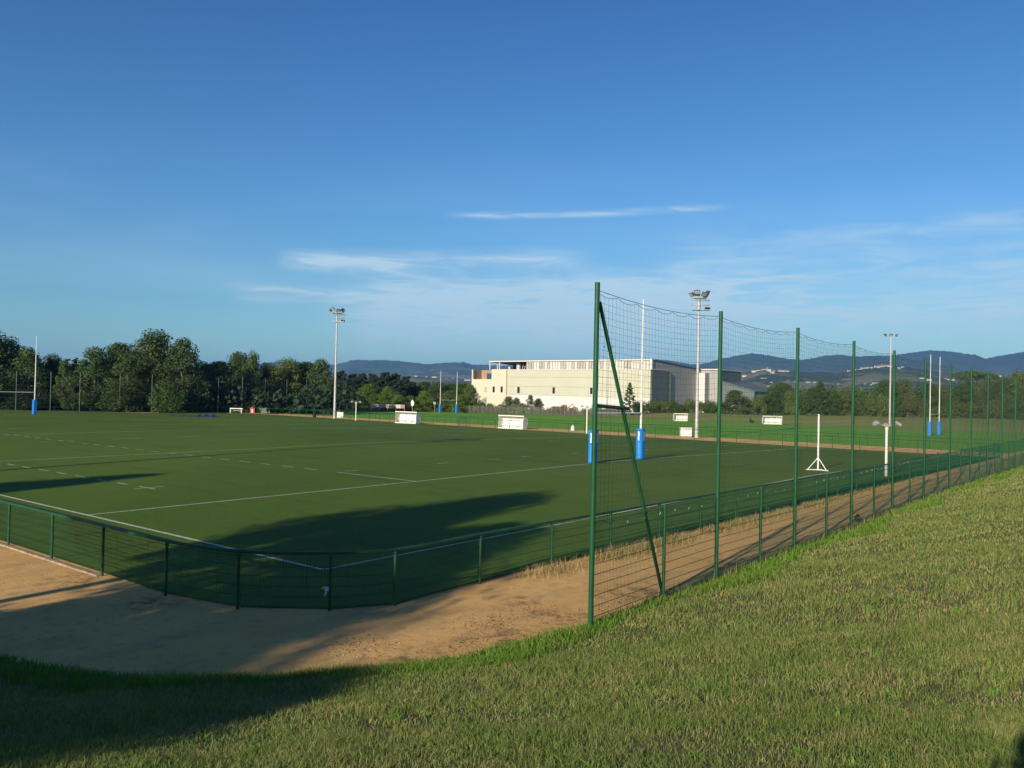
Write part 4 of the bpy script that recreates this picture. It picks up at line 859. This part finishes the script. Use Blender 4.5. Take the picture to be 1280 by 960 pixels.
def proto(kind, i):
    key = (kind, i)
    if key in PROTO: return PROTO[key]
    rs = np.random.default_rng(sum(map(ord, kind))*13+i); rd = random.Random(i*7+len(kind)); tr = MB()
    H = 10.
    if kind in ('broad', 'airy', 'shade', 'tall'):
        nb = {'broad': 36, 'airy': 24, 'shade': 34, 'tall': 30}[kind]; base = {'broad': .10, 'airy': .22, 'shade': .24, 'tall': .50}[kind]
        C = []; rad = []
        tr.tube([(0, 0, -.5), (.1, .05, 2), (.0, .15, 4.5), (.15, .1, 7.5)], [.28, .21, .15, .06], 8)
        for k in range(nb):
            z_ = H*(base+(.98-base)*(k+.5)/nb); env = math.sin(math.pi*min(1, max(.04, (z_/H-base+.30)/(1.30-base)))**.9)
            a = k*2.4+rd.uniform(-.5, .5); rr_ = 3.1*env*rd.uniform(.35, 1.0); c = (rr_*math.cos(a), rr_*math.sin(a), z_+rd.uniform(-.4, .4)-.25)
            C.append(c); rad.append(rd.uniform(.85, 1.75)*(1 if kind != 'airy' else .8))
            if k % 2 == 0 or kind != 'broad': zz = max(1.2, z_-rd.uniform(1.0, 2.6)); tr.tube([(.05, .08, zz), (c[0]*.55, c[1]*.55, (zz+c[2])/2+.25), c], [.09, .055, .02], 5, caps=False)
        V, F = leaf_quads(np.array(C), np.array(rad), {'broad': 11000, 'airy': 6000, 'shade': 12000, 'tall': 13000}[kind], {'broad': .27, 'airy': .26, 'shade': .26, 'tall': .26}[kind], rs)
    elif kind == 'bush':
        C = []; rad = []
        for k in range(16):
            a = k*2.4; rr_ = 3.6*math.sqrt((k+.5)/16)*rd.uniform(.7, 1); z_ = rd.uniform(1.2, 7.2)*(1-.35*(rr_/3.6)**2); C.append((rr_*math.cos(a), rr_*math.sin(a), z_)); rad.append(rd.uniform(1.5, 2.4))
        for k in range(5): a = k*1.3; tr.tube([(.2*math.cos(a), .2*math.sin(a), -.3), (1.1*math.cos(a), 1.1*math.sin(a), 3.2), (1.9*math.cos(a), 1.9*math.sin(a), 6)], [.16, .1, .04], 5)
        V, F = leaf_quads(np.array(C), np.array(rad), 6500, .40, rs, .9)
    elif kind == 'conifer':
        C = []; rad = []; tr.tube([(0, 0, -.4), (0, 0, 5), (0, 0, 9.9)], [.22, .13, .03], 7)
        for k in range(54):
            t_ = (k+.5)/54; z_ = .9+8.9*t_; a = k*2.4; rr_ = 2.5*(1-t_)**.85*rd.uniform(.55, 1.1); C.append((rr_*math.cos(a), rr_*math.sin(a), z_-rr_*.25)); rad.append(.28+.55*(1-t_))
            if k % 3 == 0: tr.tube([(0, 0, z_), (rr_*math.cos(a), rr_*math.sin(a), z_-rr_*.25)], [.05, .015], 4, caps=False)
        V, F = leaf_quads(np.array(C), np.array(rad), 3800, .30, rs, .35)
    elif kind == 'pine':
        C = []; rad = []; tr.tube([(0, 0, -.4), (.2, 0, 4), (.1, .2, 9)], [.22, .15, .05], 7)
        for k in range(30):
            t_ = (k+.5)/30; z_ = 2.2+7.6*t_; a = k*2.4; rr_ = 2.6*(1-t_*.72)*rd.uniform(.5, 1.1); C.append((rr_*math.cos(a), rr_*math.sin(a), z_)); rad.append(rd.uniform(.5, 1.0))
            if k % 2 == 0: tr.tube([(.1, .1, z_-.7), (rr_*math.cos(a), rr_*math.sin(a), z_)], [.07, .02], 4, caps=False)
        V, F = leaf_quads(np.array(C), np.array(rad), 4200, .36, rs, .45)
    elif kind == 'umbrella':
        C = []; rad = []; tr.tube([(0, 0, -.4), (.4, 0, 4), (.1, .2, 8.2)], [.24, .17, .08], 7)
        for k in range(16):
            a = k*2.4; rr_ = 3.3*math.sqrt((k+.5)/16); C.append((rr_*math.cos(a), rr_*math.sin(a), 8.9+.5*(1-rr_/3.3)+rd.uniform(-.25, .25))); rad.append(rd.uniform(.7, 1.1))
            tr.tube([(.2, .1, 6.2+rd.uniform(0, 1.5)), (rr_*math.cos(a), rr_*math.sin(a), 8.6)], [.08, .02], 4, caps=False)
        for k in range(7): a = k*2.1; C.append((1.9*math.cos(a), 1.9*math.sin(a), 5.6+k*.25)); rad.append(.7)
        V, F = leaf_quads(np.array(C), np.array(rad), 3200, .34, rs, .35)
    PROTO[key] = (V, F, tr.mesh('trunk', M['bark'])); return PROTO[key]
CROWN = {}
def crown_mesh(kind, i, mat):
    k = (kind, i, mat)
    if k not in CROWN: V, F, _ = proto(kind, i); CROWN[k] = np_mesh('crown', V, F, M[mat])
    return CROWN[k]
def plant(kind, i, mat, x, y, z, H, Wd, label, cat='tree', group=None, name=None, rz=None):
    nm = name or {'broad': 'broadleaf_tree', 'airy': 'broadleaf_tree', 'shade': 'broadleaf_tree', 'tall': 'broadleaf_tree', 'bush': 'bush', 'conifer': 'fir_tree', 'pine': 'pine_tree', 'umbrella': 'umbrella_pine'}[kind]
    r_ = empty(nm, (x, y, z), rng.uniform(0, 6.28) if rz is None else rz); tag(r_, label, cat, group)
    hw = {'broad': 3.9, 'airy': 3.7, 'shade': 3.9, 'tall': 3.6, 'bush': 5.2, 'conifer': 2.7, 'pine': 3.1, 'umbrella': 4.1}[kind]; hh = {'bush': 8.6}.get(kind, 10.2)
    sx = Wd/2/hw*({'broad': 1.42, 'airy': 1.3, 'bush': 1.2}.get(kind, 1.0) if cat != 'sapling' else 1); sz = H/hh
    c = link('crown', crown_mesh(kind, i, mat), r_); t_ = link('trunk', proto(kind, i)[2], r_)
    for q in (c, t_): q.scale = (sx, sx, sz)
    return r_
def tree_px(kind, i, mat, px, depth, ytop, wpx, label, z0=0., cat='tree', group=None, name=None):
    x, y = at_depth(px, depth); z0 = float(rear_z(np.array(x), np.array(y))) if z0 is None else z0
    Ht = (horizon_y(px)-ytop)/FPX*depth+CZ-z0; return plant(kind, i, mat, x, y, z0-.05, Ht, wpx/FPX*depth, label, cat, group, name)
T = tree_px
GL = 'trees behind the left end of the pitch'
T('broad', 0, 'leafshade', -30, 150, 404, 90, 'dark tall tree cut by the left edge of the picture', group=GL)
T('broad', 1, 'leafshade', 6, 158, 421, 60, 'dark tree with a ragged top at the left edge', group=GL)
T('broad', 2, 'leaf', 34, 152, 435, 50, 'olive green rounded tree behind the far left goal post', group=GL)
T('conifer', 0, 'needle', 21, 175, 427, 15, 'narrow dark cypress tip rising behind the trees left of the goal post', group=GL)
T('broad', 3, 'leafshade', 66, 158, 443, 36, 'small dark tree just right of the far left goal post', group=GL)
T('airy', 0, 'leaf', 79, 150, 449, 24, 'thin half bare tree between goal post and dark fir', group=GL)
T('conifer', 1, 'needle', 93, 160, 446, 32, 'pointed dark fir in the gap of the left treeline', group=GL)
T('airy', 1, 'leaf', 118, 151, 433, 52, 'open olive tree with visible trunks left of the tallest group', group=GL)
T('broad', 0, 'leaf', 148, 155, 427, 58, 'broad olive green tree left of the tallest tree', group=GL)
T('airy', 2, 'leafshade', 160, 149, 440, 46, 'leaning pale stemmed tree at the edge of the left wood', group=GL)
T('broad', 1, 'leafshade', 192, 156, 413, 66, 'tallest dark green tree of the left wood', group=GL)
T('broad', 2, 'leafshade', 226, 152, 424, 56, 'dark tree at the right shoulder of the tallest group', group=GL)
T('bush', 0, 'leaf', 212, 146, 470, 46, 'light green lower foliage in front of the tallest trees', cat='bush', group=GL)
T('bush', 1, 'leafshade', 150, 146, 482, 52, 'dark green bush at the pitch edge below the leaning tree', cat='bush', group=GL)
T('bush', 2, 'leafshade', 100, 147, 487, 50, 'dark low bush under the dark fir', cat='bush', group=GL)
T('bush', 0, 'needle', 40, 147, 482, 70, 'dark undergrowth behind the far left goal', cat='bush', group=GL)
T('bush', 1, 'needle', -20, 147, 480, 70, 'dark undergrowth at the left edge', cat='bush', group=GL)
T('broad', 3, 'leafshade', 252, 165, 452, 40, 'dark tree filling the dip right of the tallest group', group=GL)
T('broad', 0, 'leaf', 272, 168, 450, 46, 'grey green tree left of the forked tree', group=GL)
T('broad', 2, 'leafshade', 298, 170, 441, 50, 'forked tree with a pointed top in the middle of the left wood', group=GL)
T('airy', 0, 'leaf', 316, 166, 438, 30, 'slim upright tree right of the forked tree', group=GL)
T('broad', 1, 'leafshade', 336, 176, 454, 42, 'dark rounded tree where the blue hill appears', group=GL)
T('broad', 3, 'olive', 361, 176, 448, 44, 'lighter green tree left of the first floodlight mast', group=GL)
T('broad', 0, 'leafshade', 382, 180, 451, 46, 'dark green tree behind the first floodlight mast', group=GL)
T('airy', 1, 'leaf', 400, 178, 448, 40, 'pale topped tree beside the first floodlight mast', group=GL)
for k, (px, yt) in enumerate([(240, 476), (275, 482), (310, 478), (345, 484), (380, 482), (408, 486)]):
    T('bush', k % 3, 'needle' if k % 2 else 'leafshade', px, 162+k*3, yt, 56, f'{nth(px, [240, 275, 310, 345, 380, 408])} dark bush from the left behind the netting at left centre', cat='bush', group='undergrowth behind the netting')
GM = 'dark conifers behind the natural pitch'
for k, (px, yt, wpx, dp) in enumerate([(425, 462, 34, 232), (440, 466, 30, 236), (452, 465, 30, 230), (466, 466, 30, 240), (480, 464, 32, 232), (493, 465, 30, 236), (507, 469, 28, 230), (515, 476, 28, 228), (472, 470, 40, 224), (497, 473, 36, 222), (445, 472, 40, 224)]):
    T('pine', k % 3, 'needle', px, dp, yt, wpx, f'{nth(px, [425, 440, 452, 466, 480, 493, 507, 515, 472, 497, 445])} dark pine from the left in the stand right of the first mast', group=GM)
GB = 'trees between the conifers and the hall'
for k, (px, yt, wpx, dp, mt, kd) in enumerate([(530, 476, 30, 232, 'leaf', 'broad'), (541, 474, 14, 236, 'leaf', 'conifer'), (548, 478, 30, 228, 'leaf', 'broad'), (563, 479, 30, 232, 'leaf', 'broad'), (577, 478, 28, 228, 'leaf', 'broad'), (588, 481, 26, 226, 'olive', 'broad')]):
    T(kd, k % 3, mt, px, dp, yt, wpx, f'{nth(px, [530, 541, 548, 563, 577, 588])} dark tree from the left between the pine stand and the cream block', group=GB)
GS = 'pale young trees at the edge of the natural pitch'
for k, (px, yt, wpx, dp, mt) in enumerate([(438, 489, 18, 205, 'olive'), (460, 480, 30, 206, 'fresh'), (484, 483, 22, 205, 'fresh'), (497, 493, 20, 203, 'fresh'), (531, 488, 26, 206, 'fresh'), (562, 488, 26, 206, 'olive'), (576, 494, 24, 204, 'fresh'), (447, 494, 22, 203, 'olive'), (513, 494, 20, 205, 'olive')]):
    T('broad', k % 4, mt, px, dp, yt, wpx, f'{nth(px, [438, 460, 484, 497, 531, 562, 576, 447, 513])} light green young tree from the left before the dark stand', group=GS)
GU = 'shrubs in front of the hall'
for k, (px, yt, wpx, dp, mt, kd) in enumerate([(596, 500, 18, 206, 'leaf', 'bush'), (603, 498, 14, 205, 'leaf', 'bush'), (612, 502, 20, 205, 'leaf', 'bush'), (624, 503, 18, 205, 'olive', 'bush'), (636, 495, 16, 207, 'olive', 'broad'), (646, 497, 14, 208, 'olive', 'broad'), (653, 502, 16, 206, 'olive', 'bush'), (663, 493, 13, 209, 'leaf', 'airy'), (673, 498, 16, 208, 'leaf', 'broad'), (690, 506, 18, 208, 'leaf', 'bush'), (703, 506, 18, 209, 'dry', 'bush'), (716, 507, 16, 209, 'leaf', 'bush'), (733, 509, 16, 205, 'leaf', 'bush'), (748, 507, 22, 209, 'leaf', 'bush'), (762, 508, 22, 209, 'leaf', 'bush'), (776, 506, 18, 206, 'leaf', 'bush')]):
    T(kd, k % 3, mt, px, dp, yt, wpx, f'{nth(px, [596, 603, 612, 624, 636, 646, 653, 663, 673, 690, 703, 716, 733, 748, 762, 776])} shrub from the left at the foot of the sports hall', None, 'shrub', GU, 'shrub')
T('conifer', 2, 'leaf', 787, 200, 476.5, 26, 'fir tree standing alone in front of the lime clad wall', None)
GH = 'hedge trees on the rear bank'
lst = [(800, 498, 22, 204), (815, 499, 22, 205), (830, 498, 22, 206), (846, 499, 24, 207), (861, 498, 22, 208), (876, 499, 22, 208), (889, 498, 20, 208), (902, 500, 20, 209)]
for k, (px, yt, wpx, dp) in enumerate(lst): T('bush', k % 3, 'olive' if k % 3 else 'leaf', px, dp, yt, wpx, f'{nth(px, [a[0] for a in lst])} hedge tree from the left below the grey side of the hall', None, 'hedge tree', GH, 'hedge_tree')
T('broad', 0, 'leaf', 918, 206, 487, 28, 'rounded tree right of the second tall pole, in front of the low hall', None, group='trees on the rear bank')
lst = [(936, 492, 22, 208, 'olive', 'bush'), (950, 492, 22, 210, 'olive', 'bush'), (965, 484, 26, 212, 'leaf', 'broad'), (978, 478, 34, 232, 'leaf', 'broad'), (990, 488, 24, 213, 'olive', 'bush'), (1004, 489, 22, 214, 'leaf', 'bush'), (1025, 474, 42, 216, 'leaf', 'conifer'), (1016, 484, 26, 214, 'leaf', 'broad'), (1040, 486, 24, 216, 'leaf', 'broad'), (1055, 487, 26, 218, 'olive', 'broad'), (1070, 486, 26, 219, 'leaf', 'bush'), (1085, 489, 24, 220, 'olive', 'bush'), (1098, 488, 26, 221, 'olive', 'bush'), (1106, 475, 30, 240, 'leaf', 'broad'), (1118, 478, 22, 222, 'leaf', 'broad'), (1130, 473, 34, 250, 'dry', 'airy'), (1134, 492, 26, 223, 'dry', 'bush'), (1150, 494, 24, 224, 'dry', 'bush'), (1162, 478, 26, 258, 'leaf', 'broad'), (1176, 482, 30, 262, 'dry', 'broad')]
for k, (px, yt, wpx, dp, mt, kd) in enumerate(lst):
    T(kd, k % 3, mt, px, dp, yt, wpx, f'{nth(px, [a[0] for a in lst])} {"bushy" if kd == "bush" else "upright"} tree from the left on the rear bank right of the low hall', None, 'tree', 'trees on the rear bank')
T('bush', 1, 'olive', 1190, 216, 500, 46, 'large domed olive bush on the rear bank right of the blue pads', None, 'bush')
T('bush', 2, 'olive', 1172, 218, 505, 26, 'smaller domed bush touching the large one on the rear bank', None, 'bush')
T('bush', 0, 'dry', 1216, 232, 498, 36, 'brownish bush behind the large domed bush', None, 'bush')
T('umbrella', 0, 'leaf', 1212, 262, 461, 38, 'umbrella shaped pine standing above the others at right', None)
T('umbrella', 1, 'leaf', 1201, 258, 464, 24, 'smaller flat topped pine left of the umbrella pine', None)
T('umbrella', 2, 'leaf', 1234, 262, 464, 30, 'flat topped pine at right before the last poles', None)
lst = [(1206, 480, 34, 250, 'leaf', 'broad'), (1224, 478, 30, 255, 'olive', 'broad'), (1240, 474, 34, 246, 'dry', 'broad'), (1256, 472, 34, 240, 'leaf', 'broad'), (1274, 465, 40, 236, 'olive', 'broad'), (1266, 492, 34, 222, 'leaf', 'bush'), (1284, 488, 36, 220, 'leaf', 'bush'), (1244, 498, 26, 222, 'dry', 'bush'), (1300, 466, 44, 236, 'leaf', 'broad'), (1326, 470, 44, 236, 'leaf', 'broad')]
for k, (px, yt, wpx, dp, mt, kd) in enumerate(lst): T(kd, (k+1) % 3, mt, px, dp, yt, wpx, f'{nth(px, [a[0] for a in lst])} tree from the left in the mixed group around the flat topped pines', None, 'tree', 'trees at the right edge')
T('airy', 2, 'leaf', 1074.5, 30, 640, 12, 'thin sapling growing through the foot of the tall fence', 0, 'sapling', name='sapling')
# middle-distance woods: masses of crowns nobody could count
def wood(name, rows, label, mat, seed):
    rs = np.random.default_rng(seed); C = []; rad = []; 
    for px0, px1, step, dep_, yt0, yt1, rr_ in rows:
        for px in np.arange(px0, px1, step):
            d = dep_*(1+rs.uniform(-.06, .06)); x, y = at_depth(px+rs.uniform(-step, step)*.5, d); yt = np.interp(px, [px0, px1], [yt0, yt1])+rs.uniform(-2.5, 2.5)
            zt = (horizon_y(px)-yt)/FPX*d+CZ; k = int(max(2, zt/(rr_*.9)))
            for q in range(k): C.append((x+rs.normal(0, rr_*.5), y+rs.normal(0, rr_*.5), zt-rr_-q*rr_*1.1)); rad.append(rr_*rs.uniform(.75, 1.15))
    C = np.array(C); rad = np.array(rad); keep = C[:, 2] > -rad; C = C[keep]; rad = rad[keep]
    n_ = int(len(C)*34); V, F = leaf_quads(C, rad, n_, rad.mean()*.36, rs, .8)
    tag(link(name, np_mesh(name, V, F, M[mat])), label, 'wood', kind='stuff')
wood('distant_wood', [(860, 1320, 7, 420, 486, 481, 4.0), (860, 1320, 8, 620, 483, 478, 5.0), (500, 620, 7, 420, 481, 483, 4.0), (420, 620, 8, 700, 477, 479, 5.0), (860, 1320, 9, 900, 480, 477, 6.0)], 'far belt of woodland in the valley beyond the bank and the hall', 'leaf', 5)
wood('backdrop_wood', [(-320, 80, 4, 185, 444, 450, 3.0), (80, 150, 4, 185, 450, 440, 3.0), (150, 250, 4, 185, 434, 450, 3.0), (240, 420, 4, 200, 457, 461, 3.0), (-320, 430, 4, 166, 472, 480, 3.0), (400, 560, 7, 250, 478, 484, 3.0), (1100, 1360, 9, 275, 484, 478, 3.0)], 'dark wood filling the space behind the front trees', 'needle', 9)
# ------------------------------------------------------------------ far netting with slim poles behind the left end
nf = empty('far_ball_stop_fence', (-116, 70, 0)); tag(nf, 'tall grey green poles with netting in front of the left wood', 'fence')
pmf = MB().tube([(0, 0, 0), (0, 0, 6.6)], .055, 6).mesh('pole', simple('grey green pole', (.13, .17, .13), .6))
prev = None
for px, dp in [(-14, 141), (20.5, 141), (63.5, 142), (100, 143.5), (150, 145), (190, 147), (228, 150), (247, 152), (273, 154), (303, 157), (331.5, 162), (358.5, 168), (383, 173), (408, 178), (432, 184)]:
    x, y = at_depth(px, dp); link('pole', pmf, nf, (x+116, y-70, 0))
    if prev:
        b = MB(); 
        for k in range(0, 9): b.tube([(prev[0]+116, prev[1]-70, .6+k*.72), (x+116, y-70, .6+k*.72)], .010, 3, caps=False)
        L = math.hypot(x-prev[0], y-prev[1]); q = int(L/.8)
        for k in range(q): t_ = k/q; b.tube([(prev[0]+(x-prev[0])*t_+116, prev[1]+(y-prev[1])*t_-70, .4), (prev[0]+(x-prev[0])*t_+116, prev[1]+(y-prev[1])*t_-70, 6.4)], .009, 3, caps=False)
        o = b.build('net', M['netcord'], nf, fix=False); o['kind'] = 'stuff'
    prev = (x, y)
# fence with concrete posts behind the natural pitch, in front of the hall
cf = empty('post_fence', (-100, 165, 0)); tag(cf, 'grey wire fence on pale posts between the natural pitch and the hall', 'fence'); prev = None
cpm = MB().box((0, 0, .9), (.12, .12, 1.9)).mesh('post', M['wood'])
for k in range(40):
    px = 566+k*5.4
    x, y = at_depth(px, 203-k*.12)
    z_ = float(rear_z(np.array(x), np.array(y))); link('post', cpm, cf, (x+100, y-165, z_))
    if prev:
        b = MB()
        for q in range(8): b.tube([(prev[0]+100, prev[1]-165, prev[2]+.15+q*.22), (x+100, y-165, z_+.15+q*.22)], .013, 3, caps=False)
        for q in range(6): t_ = q/6; X_ = prev[0]+(x-prev[0])*t_; Y_ = prev[1]+(y-prev[1])*t_; b.tube([(X_+100, Y_-165, z_+.1), (X_+100, Y_-165, z_+1.7)], .012, 3, caps=False)
        o = b.build('wire_mesh', M['galv'], cf, fix=False); o['kind'] = 'stuff'
    prev = (x, y, z_)
# orange digger bucket arm among shrubs
x, y = at_depth(705.5, 211); r = empty('digger', (x, y, float(rear_z(np.array(x), np.array(y)))), YAW); tag(r, 'small orange digger half hidden by shrubs before the white wall', 'digger')
MB().prism([(-.8, .9), (.8, .9), (.7, 2.3), (-.3, 2.4), (-.8, 1.6)], 'y', -.6, .6).build('cab', M['orange'], r); MB().box((0, 0, .45), (2.2, 1.5, .7)).build('tracks', M['dark'], r); MB().tube([(.7, 0, 1.4), (2.0, 0, 2.6), (3.0, 0, 1.6)], [.16, .13, .1], 6).build('arm', M['orange'], r)
# ------------------------------------------------------------------ hill villages
def house_mesh(L, Wd_, H, tower=False):
    b = MB(); b.box((0, 0, H/2-2), (L, Wd_, H+4), mi=0); e = .4
    b.prism([(-Wd_/2-e, H), (Wd_/2+e, H), (0, H+Wd_*.28)], 'x', -L/2-e, L/2+e, mi=1)
    if tower: b.box((L/2, 0, H), (5, 5, H*2.6)); b.prism([(-2.9, H*2.3), (2.9, H*2.3), (0, H*2.3+5)], 'x', L/2-2.9, L/2+2.9, mi=1)
    return b.mesh('house', [M['housewall'], M['tile']])
hm = [house_mesh(16, 10, 6), house_mesh(24, 11, 7), house_mesh(13, 9, 8), house_mesh(34, 14, 7), house_mesh(20, 10, 7, True)]
def village(lst, group, label, r0):
    for k, (px, ypx, hmi) in enumerate(lst):
        best = None
        for r_ in np.arange(1100, 2850, 25):
            zz = hill_ground(px, r_); cosf = 1/math.sqrt(1+((px-640)/FPX)**2); yy_ = horizon_y(px)-(zz-CZ)/(r_*cosf)*FPX
            if best is None or abs(yy_-ypx) < best[0]: best = (abs(yy_-ypx), r_, zz)
        r_ = best[1]; a = math.atan((px-640)/FPX); dx_ = -math.sin(YAW)*math.cos(a)+math.cos(YAW)*math.sin(a); dy_ = math.cos(YAW)*math.cos(a)+math.sin(YAW)*math.sin(a)
        o = link('house', hm[hmi], None, (CX+dx_*r_, CY+dy_*r_, best[2]-1)); o.rotation_euler = (0, 0, YAW+rng.uniform(-.5, .5)); tag(o, f'{nth(px, [a[0] for a in lst])} {label}', 'house', group)
        s_ = (.13+.36*r_/2850)*rng.uniform(.75, 1.2); o.scale = (s_, s_, s_*1.15)
village([(1061, 459.6, 1), (1068, 459.3, 0), (1074, 459, 0), (1079, 458.3, 3), (1084, 457.2, 1), (1089, 457, 2), (1095, 455.6, 1), (1099, 457.5, 3), (1101, 453.6, 4), (1105, 456.6, 1), (1109, 457.4, 3), (1113, 458.2, 0), (1082, 466.5, 0), (1098, 460.5, 3), (1123, 460.5, 0), (1128, 459, 1)], 'houses of the village high on the right hill', 'pale house from the left in the village high on the right hill', 2800)
village([(942, 464.5, 3), (948, 464, 1), (953, 463, 2), (957, 461, 4), (961, 463.2, 1), (967, 464.5, 0), (976, 464.6, 3), (983, 464.6, 1), (942.5, 470, 0), (947, 469.5, 0), (930, 471, 1), (922, 472.5, 0), (917, 474, 3), (955, 474, 3), (965, 466.5, 1)], 'buildings round the hilltop castle', 'pale building from the left around the castle on the nearer foothill', 2600)
village([(964, 478, 0), (985, 476, 1), (994, 477, 0), (1005, 475, 1), (1010, 478, 3), (1018, 479, 0), (1042, 477.5, 1), (1048, 481, 0), (1054, 481.3, 0), (1059, 476.5, 0), (1074, 477, 2), (1082, 481, 0), (1090, 482, 1), (1094, 480, 3), (1001, 472.5, 0), (960, 484, 0), (1152, 474, 1), (1160, 476, 3), (1182, 474, 1), (1188, 476, 3), (1192, 473, 0), (1232, 467, 1), (1250, 468.5, 0)], 'houses in the valley town', 'house from the left in the valley town below the right hills', 1500)
village([(512, 467.5, 1), (518, 469.5, 0), (533, 468, 2), (543, 471, 3), (547, 471.3, 0), (558, 466.8, 1), (566, 469, 0), (577, 466.5, 0), (584, 476, 3), (519, 470.5, 1)], 'houses at the foot of the left hill', 'white house from the left at the foot of the left hill', 2000)
# ------------------------------------------------------------------ trees behind the camera's left whose shade falls into the picture
def shade_tree(kind, i, mat, a, y, Ht, Wd_, label):
    x = a-.15*y; z_ = float(bank_z(np.array([x]), np.array([y]))[0]); plant(kind, i, mat, x, y, z_, Ht-z_, Wd_, label, group='trees on the bank behind the camera')
shade_tree('tall', 0, 'leaf', 9.1, -22, 12.3, 6.0, 'tall tree on the bank outside the picture at left whose shade reaches furthest')
shade_tree('shade', 1, 'leaf', 12.8, -22.5, 10.6, 7.6, 'spreading tree on the bank beside the tall one, outside the picture')
shade_tree('shade', 2, 'leaf', 11.2, -20, 5.6, 4.6, 'small young tree under the tall one on the bank, outside the picture')
shade_tree('shade', 2, 'leaf', 18.0, -27, 7.6, 7.6, 'low broad tree on the bank nearest behind the viewer')
shade_tree('shade', 0, 'leaf', -9.6, -22, 10.0, 5.2, 'slim tree further along the bank shading the left edge of the pitch')
for k, (a_, y_, H_, W_, nm) in enumerate([(14.8, -39, 13.4, 8.0, 'added broad tree of the unseen rear row, behind the spreading one'),
        (19.0, -41, 10.8, 7.0, 'lowest added tree of the unseen rear row, nearest behind the viewer'), (-9.2, -39, 15.2, 6.0, 'slim tall added tree at the left end of the unseen rear row'), (-15.5, -40, 10.2, 8.5, 'last added tree of the unseen rear row, far to the left')]):
    shade_tree('shade', k % 3, 'leaf', a_, y_, H_, W_, nm)  # rear row added out of view to block sky light and thicken the shade
# ------------------------------------------------------------------ the photographer, whose shadow touches the lower right corner
def person():
    r_ = empty('person', (0, 0, 0)); gx_, gy_ = CX+.21, CY-.36; gz = float(bank_z(np.array([gx_]), np.array([gy_]))[0]); r_.location = (gx_, gy_, gz); r_.rotation_euler = (0, 0, YAW)
    tag(r_, 'standing person in dark top and jeans on the bank holding a phone at eye level', 'person')
    eye = CZ-gz; k = eye/1.62
    pts = [(0, 0, .95), (0, 0, 1.12), (0, -.01, 1.30), (0, 0, 1.42), (0, .01, 1.52), (0, .02, 1.64), (0, .01, 1.72)]; rad = [(.16, .12), (.145, .11), (.17, .12), (.12, .09), (.06, .06), (.085, .10), (.06, .075)]; ed = [(0, 1), (1, 2), (2, 3), (3, 4), (4, 5), (5, 6)]; mi = []
    for sx in (-1, 1):
        b = len(pts); pts += [(sx*.10, 0, .86), (sx*.11, .02, .50), (sx*.12, -.01, .10), (sx*.13, .12, .05)]; rad += [(.10, .10), (.06, .065), (.045, .05), (.04, .035)]; ed += [(0, b), (b, b+1), (b+1, b+2), (b+2, b+3)]
        b = len(pts); pts += [(sx*.19, 0, 1.40), (sx*.25, .08, 1.16), (sx*.10, .27, 1.40), (sx*.075, .30, 1.47)]; rad += [(.06, .06), (.045, .045), (.03, .03), (.032, .02)]; ed += [(3, b), (b, b+1), (b+1, b+2), (b+2, b+3)]
        for f_ in range(4): c = len(pts); pts += [(sx*(.060-.004*f_), .315, 1.50-.020*f_), (sx*(.022), .335, 1.495-.020*f_)]; rad += [(.009, .009), (.007, .007)]; ed += [(b+3, c), (c, c+1)]
        c = len(pts); pts += [(sx*.05, .29, 1.485), (sx*.03, .28, 1.50)]; rad += [(.011, .011), (.008, .008)]; ed += [(b+3, c), (c, c+1)]
    pts = [(x*k, y*k, z_*k) for x, y, z_ in pts]
    me = bpy.data.meshes.new('body'); me.from_pydata(pts, ed, []); o_ = link('body', me, r_); me.materials.append(M['skin']); md = o_.modifiers.new('skin', 'SKIN')
    for i_, v in enumerate(me.skin_vertices[0].data if len(me.skin_vertices) else []): pass
    return o_, rad, me, r_, k
pb, prad, pme, proot, pk = person()
bm = bmesh.new(); bm.from_mesh(pme); ly = bm.verts.layers.skin.verify(); bm.verts.ensure_lookup_table()
for i_, v in enumerate(bm.verts): v[ly].radius = (prad[i_][0]*pk, prad[i_][1]*pk); v[ly].use_root = (i_ == 0)
bm.to_mesh(pme); bm.free(); sb = pb.modifiers.new('smooth', 'SUBSURF'); sb.levels = 1; sb.render_levels = 1
MB().tube([(0, 0, .93*pk), (0, 0, 1.12*pk), (0, -.01, 1.3*pk), (0, 0, 1.43*pk)], [.19*pk, .17*pk, .20*pk, .10*pk], 14).build('jacket', simple('dark cloth', (.03, .03, .04), .9), proot)
for sx in (-1, 1): MB().tube([(sx*.10*pk, 0, .94*pk), (sx*.11*pk, .02, .5*pk), (sx*.12*pk, -.01, .10*pk)], [.12*pk, .085*pk, .07*pk], 12).build('trouser_leg', M['denim'], proot)
MB().tube([(0, -.005, 1.62*pk), (0, -.01, 1.72*pk), (0, 0, 1.79*pk)], [.10*pk, .098*pk, .04*pk], 12).build('hair', M['bark'], proot)
# ------------------------------------------------------------------ air
hz = MB(); hz.box((0, 3000, 213), (22000, 16000, 434)); ho = hz.mesh('haze', bpy.data.materials.new('haze'))
hmt = ho.materials[0]; hmt.use_nodes = True; nt_ = hmt.node_tree; nt_.nodes.clear(); o_ = nt_.nodes.new('ShaderNodeOutputMaterial'); pv = nt_.nodes.new('ShaderNodeVolumePrincipled')
pv.inputs['Color'].default_value = (.17, .46, 1.0, 1); pv.inputs['Density'].default_value = HAZE_DENSITY; pv.inputs['Anisotropy'].default_value = .0
nt_.links.new(pv.outputs[0], o_.inputs['Volume']); hobj = link('haze', ho); hobj['kind'] = 'stuff'; hobj['label'] = 'thin blue air over the whole valley'; hobj['category'] = 'haze'
